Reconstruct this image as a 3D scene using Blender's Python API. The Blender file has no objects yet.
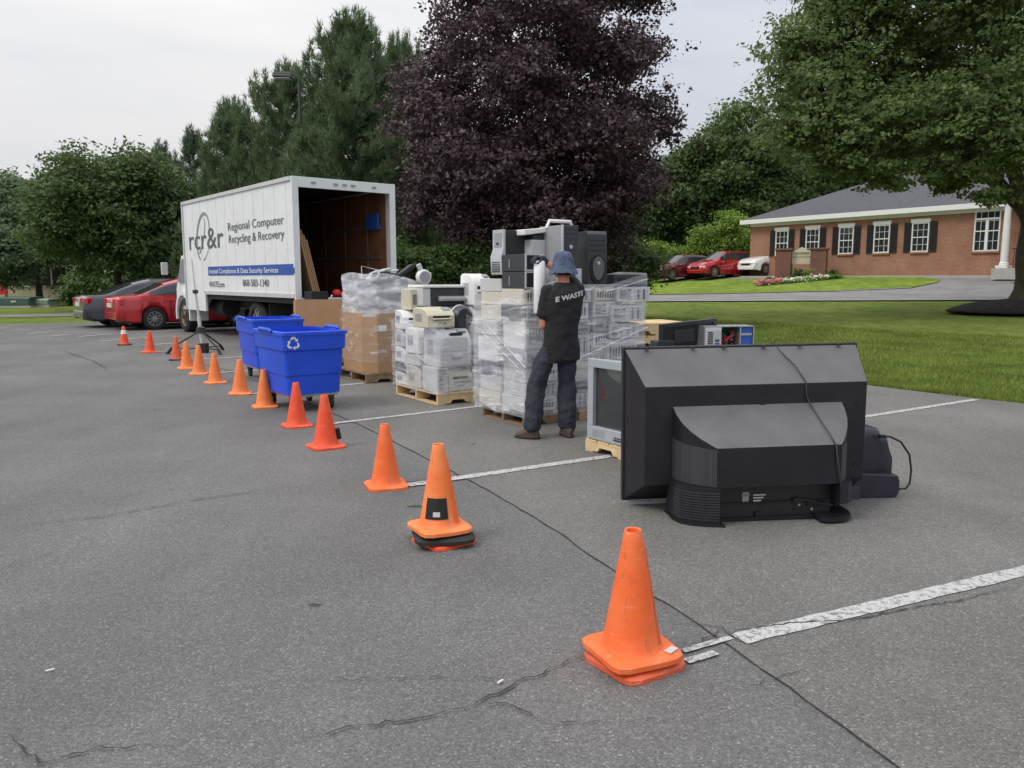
import bpy, bmesh, math, random
import numpy as np
from mathutils import Vector, Matrix, Euler, noise as mnoise
random.seed(7); rng = np.random.default_rng(7)
sc = bpy.context.scene; COL = sc.collection
R = math.radians; PI = math.pi
# ------------------------------------------------------------------ camera
CAM_H = 1.5; PITCH = R(7.6); FPX = 790.0
cam = bpy.data.cameras.new('camera'); camo = bpy.data.objects.new('camera', cam); COL.objects.link(camo)
cam.sensor_width = 36; cam.lens = FPX/1024*36; cam.clip_end = 3000; cam.clip_start = .05
camo.location = (0, 0, CAM_H); camo.rotation_euler = (PI/2-PITCH, 0, 0); sc.camera = camo
def ray(px, py):
    u = (px-512)/FPX; v = (384-py)/FPX
    return u, math.cos(PITCH)+v*math.sin(PITCH), -math.sin(PITCH)+v*math.cos(PITCH)
def G(px, py, z=0.0):
    r = ray(px, py); t = (z-CAM_H)/r[2]; return (r[0]*t, r[1]*t)
def D(px, py, Y):
    r = ray(px, py); t = Y/r[1]; return (r[0]*t, Y, CAM_H+r[2]*t)
def hitwall(px, py, P0, d):
    """ray against the vertical plane through P0 along d -> (distance along, z)"""
    r = ray(px, py)
    det = r[0]*(-d[1]) + d[0]*r[1]
    t = (P0[0]*(-d[1]) + d[0]*P0[1])/det
    s = (r[0]*t-P0[0])*d[0] + (r[1]*t-P0[1])*d[1]
    return s, CAM_H+r[2]*t
# terrain: flat car park, rising lawn to the right (d = distance from the lot's edge)
EP = (5.05, 11.1); EN = (.813, .582); ED = (-.582, .813)
HP = [(-200, 0), (0, 0), (4, .05), (18, .5), (25, .86), (31, 1.55), (34, 1.84), (60, 2.0), (400, 4.0), (1500, 8)]
def dist(x, y): return (x-EP[0])*EN[0]+(y-EP[1])*EN[1]
def hd(d):
    for (a, za), (b, zb) in zip(HP, HP[1:]):
        if a <= d <= b: return za+(zb-za)*(d-a)/(b-a)
    return 0.0 if d < 0 else HP[-1][1]
def hgt(x, y): return hd(dist(x, y))
def GT(px, py):
    r = ray(px, py); t = 5.0
    while t < 400:
        if CAM_H+r[2]*t <= hgt(r[0]*t, r[1]*t): break
        t += .1
    return (r[0]*t, r[1]*t)
# ------------------------------------------------------------------ materials
def newmat(name):
    m = bpy.data.materials.new(name); m.use_nodes = True
    nt = m.node_tree; return m, nt, nt.nodes['Principled BSDF']
def N(nt, t, **k):
    n = nt.nodes.new(t)
    for a, b in k.items():
        if a in ('operation', 'blend_type', 'data_type', 'feature', 'noise_dimensions', 'sky_type', 'distance', 'wave_type', 'bands_direction'): setattr(n, a, b)
        else: n.inputs[a].default_value = b
    return n
def ramp(nt, fac, stops):
    n = nt.nodes.new('ShaderNodeValToRGB'); e = n.color_ramp.elements
    while len(e) < len(stops): e.new(.5)
    for i, (p, c) in enumerate(stops):
        e[i].position = p; e[i].color = (c, c, c, 1) if isinstance(c, (int, float)) else (*c, 1)
    nt.links.new(fac, n.inputs[0]); return n.outputs[0]
def mixc(nt, fac, a, b, bt='MIX'):
    n = nt.nodes.new('ShaderNodeMix'); n.data_type = 'RGBA'; n.blend_type = bt
    for s, v in ((0, fac), (6, a), (7, b)):
        if isinstance(v, (int, float)): n.inputs[s].default_value = v
        elif isinstance(v, tuple): n.inputs[s].default_value = (*v, 1)
        else: nt.links.new(v, n.inputs[s])
    return n.outputs[2]
def pos(nt, scale=(1, 1, 1), rot=(0, 0, 0)):
    tc = nt.nodes.new('ShaderNodeTexCoord'); mp = nt.nodes.new('ShaderNodeMapping'); mp.inputs['Scale'].default_value = scale; mp.inputs['Rotation'].default_value = rot
    nt.links.new(tc.outputs['Object'], mp.inputs[0]); return mp.outputs[0]
def noi(nt, vec, s, det=3, rough=.55):
    n = N(nt, 'ShaderNodeTexNoise', Scale=s, Detail=det, Roughness=rough); nt.links.new(vec, n.inputs['Vector']); return n.outputs[0]
def bump(nt, p, h, strength=.3, dist=.01):
    b = N(nt, 'ShaderNodeBump', Strength=strength, Distance=dist); nt.links.new(h, b.inputs['Height']); nt.links.new(b.outputs[0], p.inputs['Normal'])
def mat(name, c, rough=.5, metal=0, var=.12, vs=6, bmp=0, bs=60, dirt=0, spec=.5, coat=0):
    m, nt, p = newmat(name); v = pos(nt)
    n = noi(nt, v, vs, 4)
    lo = tuple(x*(1-var) for x in c); hi = tuple(min(1, x*(1+var)) for x in c)
    col = ramp(nt, n, [(.3, lo), (.7, hi)])
    if dirt:
        d = ramp(nt, noi(nt, v, vs*2.3, 6, .7), [(.5, 0), (.75, 1)])
        mul = N(nt, 'ShaderNodeMath', operation='MULTIPLY'); nt.links.new(d, mul.inputs[0]); mul.inputs[1].default_value = dirt
        col = mixc(nt, mul.outputs[0], col, (.07, .06, .05))
    nt.links.new(col, p.inputs['Base Color'])
    p.inputs['Metallic'].default_value = metal
    r = ramp(nt, n, [(.3, max(0, rough-.06)), (.7, min(1, rough+.06))]); nt.links.new(r, p.inputs['Roughness'])
    p.inputs['Specular IOR Level'].default_value = spec; p.inputs['Coat Weight'].default_value = coat; p.inputs['Coat Roughness'].default_value = .05
    if bmp: bump(nt, p, noi(nt, v, bs, 3), bmp)
    return m
def asphalt(name, base, tint, seedoff=0):
    m, nt, p = newmat(name); v = pos(nt)
    sp = N(nt, 'ShaderNodeTexVoronoi', Scale=150); nt.links.new(v, sp.inputs['Vector'])
    sepc = nt.nodes.new('ShaderNodeSeparateColor'); nt.links.new(sp.outputs['Color'], sepc.inputs[0])
    agg = ramp(nt, sepc.outputs[0], [(.0, .66), (.5, .95), (.85, 1.12), (.95, 1.35), (1, 1.9)])
    fine = ramp(nt, noi(nt, v, 260, 2), [(.3, .65), (.7, 1.3)])
    big = ramp(nt, noi(nt, v, .55, 5, .6), [(.3, .82), (.7, 1.15)])
    v2 = pos(nt, (1.2, .25, 1)); streak = ramp(nt, noi(nt, v2, 1.1, 4), [(.35, .92), (.65, 1.08)])
    stain = ramp(nt, noi(nt, v, 1.6, 6, .75), [(.62, 1), (.72, .78)])
    c = mixc(nt, 1.0, tint, agg, 'MULTIPLY')
    for k in (fine, big, streak, stain): c = mixc(nt, 1.0, c, k, 'MULTIPLY')
    c = mixc(nt, 1.0, c, (base, base, base), 'MULTIPLY')
    nt.links.new(c, p.inputs['Base Color']); p.inputs['Roughness'].default_value = .82; p.inputs['Specular IOR Level'].default_value = .35
    h = noi(nt, v, 140, 3); bump(nt, p, h, .55, .006)
    return m
def leafmat(name, c1, c2, trans=.25, rough=.55):
    m, nt, p = newmat(name)
    g = nt.nodes.new('ShaderNodeNewGeometry')
    col = ramp(nt, g.outputs['Random Per Island'], [(0, c1), (1, c2)])
    v = pos(nt); n2 = ramp(nt, noi(nt, v, .9, 3), [(.35, .75), (.65, 1.25)])
    col = mixc(nt, 1.0, col, n2, 'MULTIPLY')
    nt.links.new(col, p.inputs['Base Color']); p.inputs['Roughness'].default_value = rough
    p.inputs['Specular IOR Level'].default_value = .3
    if trans:
        t = nt.nodes.new('ShaderNodeBsdfTranslucent'); nt.links.new(col, t.inputs[0])
        mx = nt.nodes.new('ShaderNodeMixShader'); mx.inputs[0].default_value = trans
        out = nt.nodes['Material Output']; nt.links.new(p.outputs[0], mx.inputs[1]); nt.links.new(t.outputs[0], mx.inputs[2]); nt.links.new(mx.outputs[0], out.inputs[0])
    return m
def brickmat(name, c1, c2, mortar, horiz=None):
    m, nt, p = newmat(name)
    tc = nt.nodes.new('ShaderNodeTexCoord'); mp = nt.nodes.new('ShaderNodeMapping'); mp.inputs['Rotation'].default_value = (PI/2, 0, 0)
    nt.links.new(tc.outputs['Object'], mp.inputs[0])
    b = N(nt, 'ShaderNodeTexBrick', Scale=1.0); b.inputs['Brick Width'].default_value = .2; b.inputs['Row Height'].default_value = .067; b.inputs['Mortar Size'].default_value = .008
    b.inputs['Color1'].default_value = (*c1, 1); b.inputs['Color2'].default_value = (*c2, 1); b.inputs['Mortar'].default_value = (*mortar, 1); b.inputs['Bias'].default_value = -.2
    nt.links.new(mp.outputs[0], b.inputs['Vector'])
    n = ramp(nt, noi(nt, pos(nt), 1.3, 5), [(.3, .82), (.7, 1.15)])
    nt.links.new(mixc(nt, 1.0, b.outputs[0], n, 'MULTIPLY'), p.inputs['Base Color']); p.inputs['Roughness'].default_value = .9
    return m
def filmmat(name, lo, hi, sc_=(1, 1, 5), tint=(.86, .88, .92)):
    m, nt, p = newmat(name)
    v = pos(nt, sc_); n = noi(nt, v, 2.6, 6, .65)
    v2 = pos(nt, (1.5, 1.5, 7), (R(16), R(-20), 0)); n2 = N(nt, 'ShaderNodeTexNoise', Scale=2.2, Detail=5); n2.inputs['Distortion'].default_value = 1.2; nt.links.new(v2, n2.inputs['Vector'])
    a = ramp(nt, n, [(.36, lo), (.68, hi)]); b = ramp(nt, n2.outputs[0], [(.56, 0), (.68, .42)])
    ad = N(nt, 'ShaderNodeMath', operation='ADD'); ad.use_clamp = True; nt.links.new(a, ad.inputs[0]); nt.links.new(b, ad.inputs[1])
    p.inputs['Base Color'].default_value = (*tint, 1); p.inputs['Roughness'].default_value = .22; p.inputs['Specular IOR Level'].default_value = .7
    nt.links.new(ad.outputs[0], p.inputs['Alpha'])
    bump(nt, p, n2.outputs[0], .28, .02)
    return m
def conemat(name, c, amt=.42):
    m, nt, p = newmat(name); v = pos(nt)
    fade = ramp(nt, noi(nt, v, 5, 5, .6), [(.35, 0), (.7, .5)]); col = mixc(nt, fade, c, (min(1, c[0]*1.02), c[1]*1.9, c[2]*4))
    sc1 = ramp(nt, noi(nt, pos(nt, (1, 1, .25)), 34, 5, .75), [(.56, 0), (.72, amt)]); col = mixc(nt, sc1, col, (.12, .08, .06))
    sc2 = ramp(nt, noi(nt, pos(nt, (.3, .3, 2)), 40, 4, .7), [(.6, 0), (.7, amt*.8)]); col = mixc(nt, sc2, col, (.8, .5, .35))
    nt.links.new(col, p.inputs['Base Color']); p.inputs['Roughness'].default_value = .58; bump(nt, p, noi(nt, v, 30, 4), .15); return m
M = dict(
    orange=conemat('cone_orange', (.9, .14, .025)),
    orange_old=conemat('cone_orange_faded', (.68, .1, .03), .7),
    orange_light=conemat('cone_orange_bright', (.92, .2, .04)),
    orange_red=conemat('cone_orange_red', (.84, .08, .02)),
    rubber=mat('black_rubber', (.022, .022, .022), .75, var=.3),
    black=mat('black_plastic', (.018, .018, .02), .42, var=.25, vs=8, bmp=.05, bs=300),
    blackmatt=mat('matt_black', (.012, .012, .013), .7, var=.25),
    tvskylit_dusty=mat('dusty_black_plastic_painted_skylight', (.115, .115, .118), .6, var=.2, vs=4, bmp=.15, bs=500, dirt=.12),  # case plastic of up-facing slopes: dust plus sky light put into the colour
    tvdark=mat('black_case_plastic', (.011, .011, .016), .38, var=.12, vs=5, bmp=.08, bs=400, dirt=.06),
    navy=mat('monitor_dark_plastic', (.028, .026, .042), .4, var=.12, vs=9),
    dark=mat('dark_grey_plastic', (.035, .037, .045), .4, var=.15),
    midgrey=mat('mid_grey_plastic', (.11, .11, .12), .4, var=.08),
    grey=mat('grey_plastic', (.32, .33, .35), .45, var=.08, dirt=.1),
    silver=mat('silver_plastic', (.5, .52, .55), .35, metal=.3, var=.06),
    tvsilver=mat('silver_television_plastic', (.42, .46, .5), .38, metal=.2, var=.06, dirt=.08),
    lgrey=mat('light_grey_plastic', (.56, .57, .58), .5, var=.06, vs=3, dirt=.12),
    beige=mat('beige_plastic', (.62, .59, .5), .5, var=.06, vs=3, dirt=.15),
    cream=mat('yellowed_cream_plastic', (.6, .56, .42), .5, var=.07, vs=3, dirt=.15),
    white=mat('white_plastic', (.78, .78, .77), .45, var=.05, vs=3, dirt=.1),
    steel=mat('galvanised_steel', (.5, .52, .53), .38, metal=.8, var=.12, vs=10),
    darksteel=mat('dark_steel', (.08, .08, .085), .45, metal=.6, var=.2),
    truckwhite=mat('white_truck_panel', (.75, .77, .78), .4, var=.03, vs=1.2, dirt=.14),
    truckrail=mat('aluminium_rail', (.6, .61, .6), .45, metal=.3, var=.08, vs=5, dirt=.3),
    blueband=mat('blue_band_vinyl', (.012, .07, .36), .45, var=.04),
    letter=mat('dark_green_grey_lettering', (.07, .09, .1), .5, var=.05),
    swoosh=mat('grey_swoosh', (.22, .26, .28), .5, var=.05),
    bluebin=mat('blue_polyethylene', (.012, .08, .68), .42, var=.14, vs=2.5, dirt=.14),
    card=mat('cardboard', (.42, .25, .13), .85, var=.06, vs=4, bmp=.1, bs=30),
    cardd=mat('old_cardboard', (.34, .21, .12), .85, var=.1, vs=4),
    wood=mat('pallet_pine', (.5, .33, .17), .8, var=.25, vs=9, bmp=.2, bs=40),
    woodlight=mat('fresh_pallet_pine', (.66, .5, .28), .8, var=.15, vs=9, bmp=.2, bs=40),
    woodold=mat('weathered_pallet_wood', (.24, .16, .1), .85, var=.3, vs=9, bmp=.2, bs=40),
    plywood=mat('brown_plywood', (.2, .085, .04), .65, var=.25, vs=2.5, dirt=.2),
    glass=mat('window_glass', (.03, .035, .04), .06, var=.1, spec=.8),
    screen=mat('picture_tube_glass', (.03, .036, .042), .05, var=.05, spec=.7, coat=.6),
    chrome=mat('alloy', (.6, .6, .62), .28, metal=.9, var=.05),
    rust=mat('rusty_hub', (.35, .25, .16), .6, metal=.2, var=.3, dirt=.3),
    tyre=mat('tyre_rubber', (.02, .02, .021), .8, var=.2),
    carred=mat('red_car_paint', (.45, .008, .015), .28, metal=.1, var=.03, coat=1),
    cardarkred=mat('dark_red_car_paint', (.14, .012, .025), .28, metal=.2, var=.03, coat=1),
    cargrey=mat('dark_grey_car_paint', (.06, .065, .08), .28, metal=.4, var=.03, coat=1),
    carwhite=mat('white_car_paint', (.8, .8, .8), .3, var=.03, coat=1),
    carsilver=mat('silver_car_paint', (.4, .42, .44), .3, metal=.5, var=.03, coat=1),
    lampred=mat('red_lamp_lens', (.55, .01, .02), .15, coat=.6),
    lampclear=mat('clear_lamp_lens', (.75, .77, .8), .12, coat=.6),
    plate=mat('licence_plate', (.6, .55, .42), .5),
    paint=None, shirt=mat('black_cotton', (.012, .012, .014), .9, var=.25, vs=6, bmp=.3, bs=25),
    trousers=mat('navy_work_trousers', (.027, .032, .047), .9, var=.22, vs=5, bmp=.4, bs=18),
    denim=mat('denim_hat_cloth', (.075, .1, .165), .95, var=.4, vs=20, bmp=.8, bs=60),
    skin=mat('skin', (.5, .2, .13), .5, var=.1, vs=12),
    skintan=mat('tanned_skin', (.5, .17, .1), .5, var=.1, vs=12),
    glove=mat('dark_work_glove', (.03, .033, .05), .85, var=.2),
    leather=mat('brown_boot_leather', (.07, .05, .038), .65, var=.3, vs=20, dirt=.2),
    roll=mat('white_film_roll', (.85, .86, .88), .2, var=.04, vs=8, coat=.5),
    brick=brickmat('red_brick', (.35, .15, .09), (.27, .11, .065), (.33, .25, .19)),
    brickdark=brickmat('dark_red_brick', (.2, .075, .05), (.14, .05, .035), (.22, .16, .13)),
    shingle=mat('grey_asphalt_shingles', (.085, .088, .1), .9, var=.18, vs=4, bmp=.6, bs=12),
    trim=mat('white_painted_trim', (.78, .79, .78), .5, var=.03),
    shutter=mat('black_shutter', (.02, .018, .022), .6, var=.1),
    stucco=mat('cream_siding', (.55, .5, .36), .8, var=.06),
    concrete=mat('concrete', (.42, .41, .38), .9, var=.1, vs=3),
    boxgreen=mat('green_utility_paint', (.06, .11, .09), .6, var=.1),
    boxpale=mat('pale_green_utility_paint', (.24, .32, .24), .6, var=.1),
    mulch=mat('dark_bark_mulch', (.018, .013, .011), .95, var=.5, vs=25, bmp=1, bs=40),
    bark=mat('grey_brown_bark', (.085, .07, .055), .95, var=.35, vs=7, bmp=.9, bs=18),
    barkdark=mat('dark_bark', (.035, .03, .026), .95, var=.35, vs=7, bmp=.9, bs=18),
    board=mat('green_circuit_board', (.02, .12, .06), .5, var=.5, vs=40),
    bluepart=mat('blue_plastic', (.02, .09, .4), .5),
    redpart=mat('red_plastic', (.7, .03, .05), .5),
    purple=leafmat('purple_maple_leaves', (.045, .027, .034), (.14, .092, .104), .28, .42),
    green=leafmat('maple_leaves', (.11, .155, .055), (.21, .27, .1), .48),
    greend=leafmat('dark_maple_leaves', (.06, .1, .036), (.135, .195, .065), .4),
    greenp=leafmat('pale_tree_leaves', (.1, .155, .08), (.18, .25, .13), .4),
    greenwood=leafmat('woodland_leaves', (.085, .135, .048), (.17, .235, .085), .42),
    greeny=leafmat('young_yellow_green_leaves', (.14, .24, .04), (.28, .4, .08), .35),
    pine=leafmat('pine_needles', (.09, .14, .07), (.18, .24, .12), .4),
    pinefar=leafmat('grey_green_needles', (.08, .12, .075), (.14, .19, .12), .35),
    shrub=leafmat('shrub_leaves', (.055, .1, .03), (.13, .21, .06), .38),
    grassb=leafmat('grass_blades', (.12, .17, .03), (.26, .32, .07), .35, .6),
    pink=mat('pink_petals', (.75, .2, .3), .6, var=.3, vs=9), whitef=mat('white_petals', (.85, .85, .78), .6),
)
def paintmat():
    m, nt, p = newmat('worn_white_paint'); v = pos(nt)
    w = ramp(nt, noi(nt, v, 30, 6, .7), [(.36, 0), (.52, 1)])
    c = mixc(nt, w, (.13, .125, .12), ramp(nt, noi(nt, v, 120, 2), [(.3, .34), (.7, .62)]))
    nt.links.new(c, p.inputs['Base Color']); p.inputs['Roughness'].default_value = .8; bump(nt, p, noi(nt, v, 140, 3), .4, .005)
    return m
M['paint'] = paintmat()
M['lot'] = asphalt('aged_asphalt', .147, (1.02, 1.0, .99))
M['bay'] = asphalt('aged_asphalt_of_bays', .162, (1.04, 1.0, .94))
M['roadm'] = asphalt('pale_road_asphalt', .24, (1.0, .98, .98))
M['crack'] = mat('crack_filler', (.045, .043, .04), .95, var=.5, vs=30)
M['kerbm'] = mat('kerb_concrete', (.45, .43, .38), .9, var=.1)
def grassmat(name, a, b, c):
    m, nt, p = newmat(name); v = pos(nt)
    col = ramp(nt, noi(nt, v, .5, 6, .65), [(.3, a), (.5, b), (.72, c)])
    f = ramp(nt, noi(nt, v, 22, 4, .7), [(.3, .6), (.7, 1.45)])
    v2 = pos(nt, (1, .4, 1))
    g = ramp(nt, noi(nt, v2, 3.2, 4, .6), [(.35, .8), (.65, 1.2)])
    col = mixc(nt, 1.0, mixc(nt, 1.0, col, f, 'MULTIPLY'), g, 'MULTIPLY')
    nt.links.new(col, p.inputs['Base Color']); p.inputs['Roughness'].default_value = .95; p.inputs['Specular IOR Level'].default_value = .1
    bump(nt, p, noi(nt, v, 30, 4), 1, .05); return m
M['grass'] = grassmat('mown_grass', (.115, .155, .032), (.15, .2, .042), (.21, .24, .06))
M['grassy'] = grassmat('bright_mown_grass', (.14, .2, .035), (.18, .26, .04), (.27, .32, .07))
M['film'] = filmmat('stretch_film', .12, .40)
M['filmthin'] = filmmat('stretch_film_single_layer', .02, .13, (1, 1, 5))
M['filmdense'] = filmmat('stretch_film_many_layers', .35, .68, (1, 1, 3))
# ------------------------------------------------------------------ mesh builder
class MB:
    def __init__(s): s.v = []; s.f = []; s.m = []
    def add(s, vs, fs, mi=0):
        o = len(s.v); s.v += [tuple(p) for p in vs]
        for f in fs: s.f.append([i+o for i in f]); s.m.append(mi)
        return s
    def box(s, x0, x1, y0, y1, z0, z1, mi=0):
        vs = [(x, y, z) for z in (z0, z1) for x, y in ((x0, y0), (x1, y0), (x1, y1), (x0, y1))]
        return s.add(vs, [(3, 2, 1, 0), (4, 5, 6, 7), (0, 1, 5, 4), (1, 2, 6, 5), (2, 3, 7, 6), (3, 0, 4, 7)], mi)
    def obox(s, c, size, rot=(0, 0, 0), mi=0):
        m = Euler(rot).to_matrix(); hx, hy, hz = [q/2 for q in size]; C = Vector(c)
        vs = [C+m@Vector((x, y, z)) for z in (-hz, hz) for x, y in ((-hx, -hy), (hx, -hy), (hx, hy), (-hx, hy))]
        return s.add(vs, [(3, 2, 1, 0), (4, 5, 6, 7), (0, 1, 5, 4), (1, 2, 6, 5), (2, 3, 7, 6), (3, 0, 4, 7)], mi)
    def hexa(s, b, t, mi=0):
        return s.add(list(b)+list(t), [(3, 2, 1, 0), (4, 5, 6, 7), (0, 1, 5, 4), (1, 2, 6, 5), (2, 3, 7, 6), (3, 0, 4, 7)], mi)
    def loft(s, rings, mi=0, caps=True, closed=True):
        n = len(rings[0]); vs = [p for r in rings for p in r]; fs = []
        for k in range(len(rings)-1):
            for i in range(n if closed else n-1):
                j = (i+1) % n; fs.append((k*n+i, k*n+j, (k+1)*n+j, (k+1)*n+i))
        if caps: fs.append(tuple(reversed(range(n)))); fs.append(tuple((len(rings)-1)*n+i for i in range(n)))
        return s.add(vs, fs, mi)
    def tube(s, pts, rad, n=8, mi=0, caps=True):
        pts = [Vector(p) for p in pts]; rad = rad if isinstance(rad, (list, tuple)) else [rad]*len(pts)
        rings = []; up = Vector((0, 0, 1)); a = None
        for i, p in enumerate(pts):
            d = (pts[min(i+1, len(pts)-1)]-pts[max(i-1, 0)]).normalized()
            if a is None: a = d.cross(up if abs(d.z) < .9 else Vector((1, 0, 0))).normalized()
            else: a = (a-d*a.dot(d)).normalized()
            b = d.cross(a)
            rings.append([p+a*(math.cos(t)*rad[i])+b*(math.sin(t)*rad[i]) for t in [2*PI*k/n for k in range(n)]])
        return s.loft(rings, mi, caps)
    def lathe(s, prof, c=(0, 0, 0), n=24, mi=0, axis='z', caps=True):
        rings = []
        for r, z in prof:
            ring = []
            for k in range(n):
                t = 2*PI*k/n; a, b = r*math.cos(t), r*math.sin(t)
                q = (a, b, z) if axis == 'z' else ((z, a, b) if axis == 'x' else (b, z, a))
                ring.append((c[0]+q[0], c[1]+q[1], c[2]+q[2]))
            rings.append(ring)
        return s.loft(rings, mi, caps)
    def prism(s, poly, a, b, axis='y', mi=0):
        def P(p, t): return (p[0], t, p[1]) if axis == 'y' else ((t, p[0], p[1]) if axis == 'x' else (p[0], p[1], t))
        return s.loft([[P(p, a) for p in poly], [P(p, b) for p in poly]], mi)
    def sphere(s, c, r, n=12, mi=0):
        r = r if isinstance(r, (tuple, list)) else (r, r, r); rings = []
        for k in range(1, n//2+1):
            ph = PI*k/(n//2+1); rings.append([(c[0]+r[0]*math.sin(ph)*math.cos(2*PI*i/n), c[1]+r[1]*math.sin(ph)*math.sin(2*PI*i/n), c[2]-r[2]*math.cos(ph)) for i in range(n)])
        return s.loft(rings, mi)
    def chain(s, pts, rad, n=12):
        s.tube(pts, rad, n)
        for p, r in zip(pts, rad if isinstance(rad, (list, tuple)) else [rad]*len(pts)): s.sphere(p, r*1.0, n)
        return s
    def build(s, name, mats, parent=None, smooth=0, bevel=0, loc=None, fix=True):
        me = bpy.data.meshes.new(name); me.from_pydata(s.v, [], s.f)
        mats = mats if isinstance(mats, (list, tuple)) else [mats]
        for q in mats: me.materials.append(M[q] if isinstance(q, str) else q)
        for p, mi in zip(me.polygons, s.m): p.material_index = mi
        if fix or smooth:
            bm = bmesh.new(); bm.from_mesh(me)
            if fix: bmesh.ops.recalc_face_normals(bm, faces=bm.faces)
            if smooth:
                for f in bm.faces: f.smooth = True
                for e in bm.edges:
                    if len(e.link_faces) == 2 and e.calc_face_angle(0) > R(smooth): e.smooth = False
            bm.to_mesh(me); bm.free()
        o = bpy.data.objects.new(name, me); COL.objects.link(o)
        if parent: o.parent = parent
        if loc: o.location = loc
        if bevel:
            b = o.modifiers.new('bevel', 'BEVEL'); b.width = bevel; b.segments = 2; b.limit_method = 'ANGLE'
            for p in me.polygons: p.use_smooth = True
            b.harden_normals = True
        return o
def tag(o, label=None, cat=None, group=None, kind=None):
    for k, v in (('label', label), ('category', cat), ('group', group), ('kind', kind)):
        if v: o[k] = v
    return o
def thing(name, label, cat, loc=(0, 0, 0), rz=0, group=None):
    o = bpy.data.objects.new(name, None); COL.objects.link(o); o.empty_display_size = .1
    o.location = loc; o.rotation_euler = (0, 0, rz); return tag(o, label, cat, group)
def kids(o): return [c for c in bpy.data.objects if c.parent == o]
KC = {}
def copy_tree(o, parent=None):
    c = o.copy(); COL.objects.link(c); c.parent = parent
    if o.name not in KC: KC[o.name] = kids(o)
    for ch in KC[o.name]: copy_tree(ch, c)
    return c
def place(proto, used, loc, rz, label, scale=None, group=None, tilt=None):
    """first use moves the prototype itself, later ones copy it"""
    o = copy_tree(proto) if used.get(proto.name) else proto
    used[proto.name] = True
    o.location = loc; o.rotation_euler = (tilt[0] if tilt else 0, tilt[1] if tilt else 0, rz); o['label'] = label
    if scale: o.scale = scale
    if group: o['group'] = group
    return o
USED = {}
def textmesh(txt, w, h, name, material, parent, M4, thick=.004, bold=0.0):
    cu = bpy.data.curves.new('t', 'FONT'); cu.body = txt; cu.offset = bold; cu.resolution_u = 3
    o = bpy.data.objects.new('t', cu); COL.objects.link(o); bpy.context.view_layer.update()
    me = bpy.data.meshes.new_from_object(o.evaluated_get(bpy.context.evaluated_depsgraph_get()))
    bpy.data.objects.remove(o)
    xs = [v.co.x for v in me.vertices]; ys = [v.co.y for v in me.vertices]
    x0, x1, y0, y1 = min(xs), max(xs), min(ys), max(ys)
    for v in me.vertices: v.co = ((v.co.x-x0)/(x1-x0)*w, (v.co.y-y0)/(y1-y0)*h, 0)
    me.transform(M4); me.materials.clear(); me.materials.append(M[material])
    r = bpy.data.objects.new(name, me); COL.objects.link(r); r.parent = parent; me.name = name
    return r
def arr_mesh(name, V, F, material, parent=None, loc=None):
    """V (n,3), F (m,k) numpy arrays"""
    me = bpy.data.meshes.new(name); k = F.shape[1]
    me.vertices.add(len(V)); me.vertices.foreach_set('co', V.astype(np.float32).ravel())
    me.loops.add(F.size); me.loops.foreach_set('vertex_index', F.astype(np.int32).ravel())
    me.polygons.add(len(F)); me.polygons.foreach_set('loop_start', np.arange(0, F.size, k, dtype=np.int32))
    try: me.polygons.foreach_set('loop_total', np.full(len(F), k, dtype=np.int32))
    except Exception: pass
    me.update(calc_edges=True); me.materials.append(M[material])
    o = bpy.data.objects.new(name, me); COL.objects.link(o)
    if parent: o.parent = parent
    if loc: o.location = loc
    return o
AX = (.83, .558); AY = (-.558, .83); RZ = math.atan2(AX[1], AX[0])     # the bays' direction
def W(o, x, y): return (o[0]+AX[0]*x+AY[0]*y, o[1]+AX[1]*x+AY[1]*y)
def boxfilm(mb): pass
# ------------------------------------------------------------------ world and light
w = bpy.data.worlds.new('World'); sc.world = w; w.use_nodes = True; nt = w.node_tree
bg = nt.nodes['Background']
SUN_EL, SUN_AZ = R(52), R(-118)      # azimuth from +Y towards +X
sky = nt.nodes.new('ShaderNodeTexSky'); sky.sky_type = 'NISHITA'; sky.sun_disc = False; sky.sun_elevation = SUN_EL; sky.sun_rotation = SUN_AZ
sky.dust_density = 3; sky.air_density = 1.2
tc = nt.nodes.new('ShaderNodeTexCoord'); sep = nt.nodes.new('ShaderNodeSeparateXYZ'); nt.links.new(tc.outputs['Generated'], sep.inputs[0])
# overcast deck: brightness grows towards the zenith (CIE overcast sky)
el = ramp(nt, sep.outputs[2], [(0, (6.3, 6.4, 6.7)), (.12, (6.2, 6.3, 6.6)), (.4, (8.0, 8.1, 8.4)), (1, (15, 14.9, 14.9))])
mp = nt.nodes.new('ShaderNodeMapping'); mp.inputs['Scale'].default_value = (1.3, 1.3, 5.5); nt.links.new(tc.outputs['Generated'], mp.inputs[0])
n1 = noi(nt, mp.outputs[0], 1.15, 5, .5)
mod = ramp(nt, n1, [(.32, (.74, .81, .93)), (.48, (.98, .99, 1.0)), (.66, (1.12, 1.09, 1.06))])
deck = mixc(nt, 1.0, el, mod, 'MULTIPLY')
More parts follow.
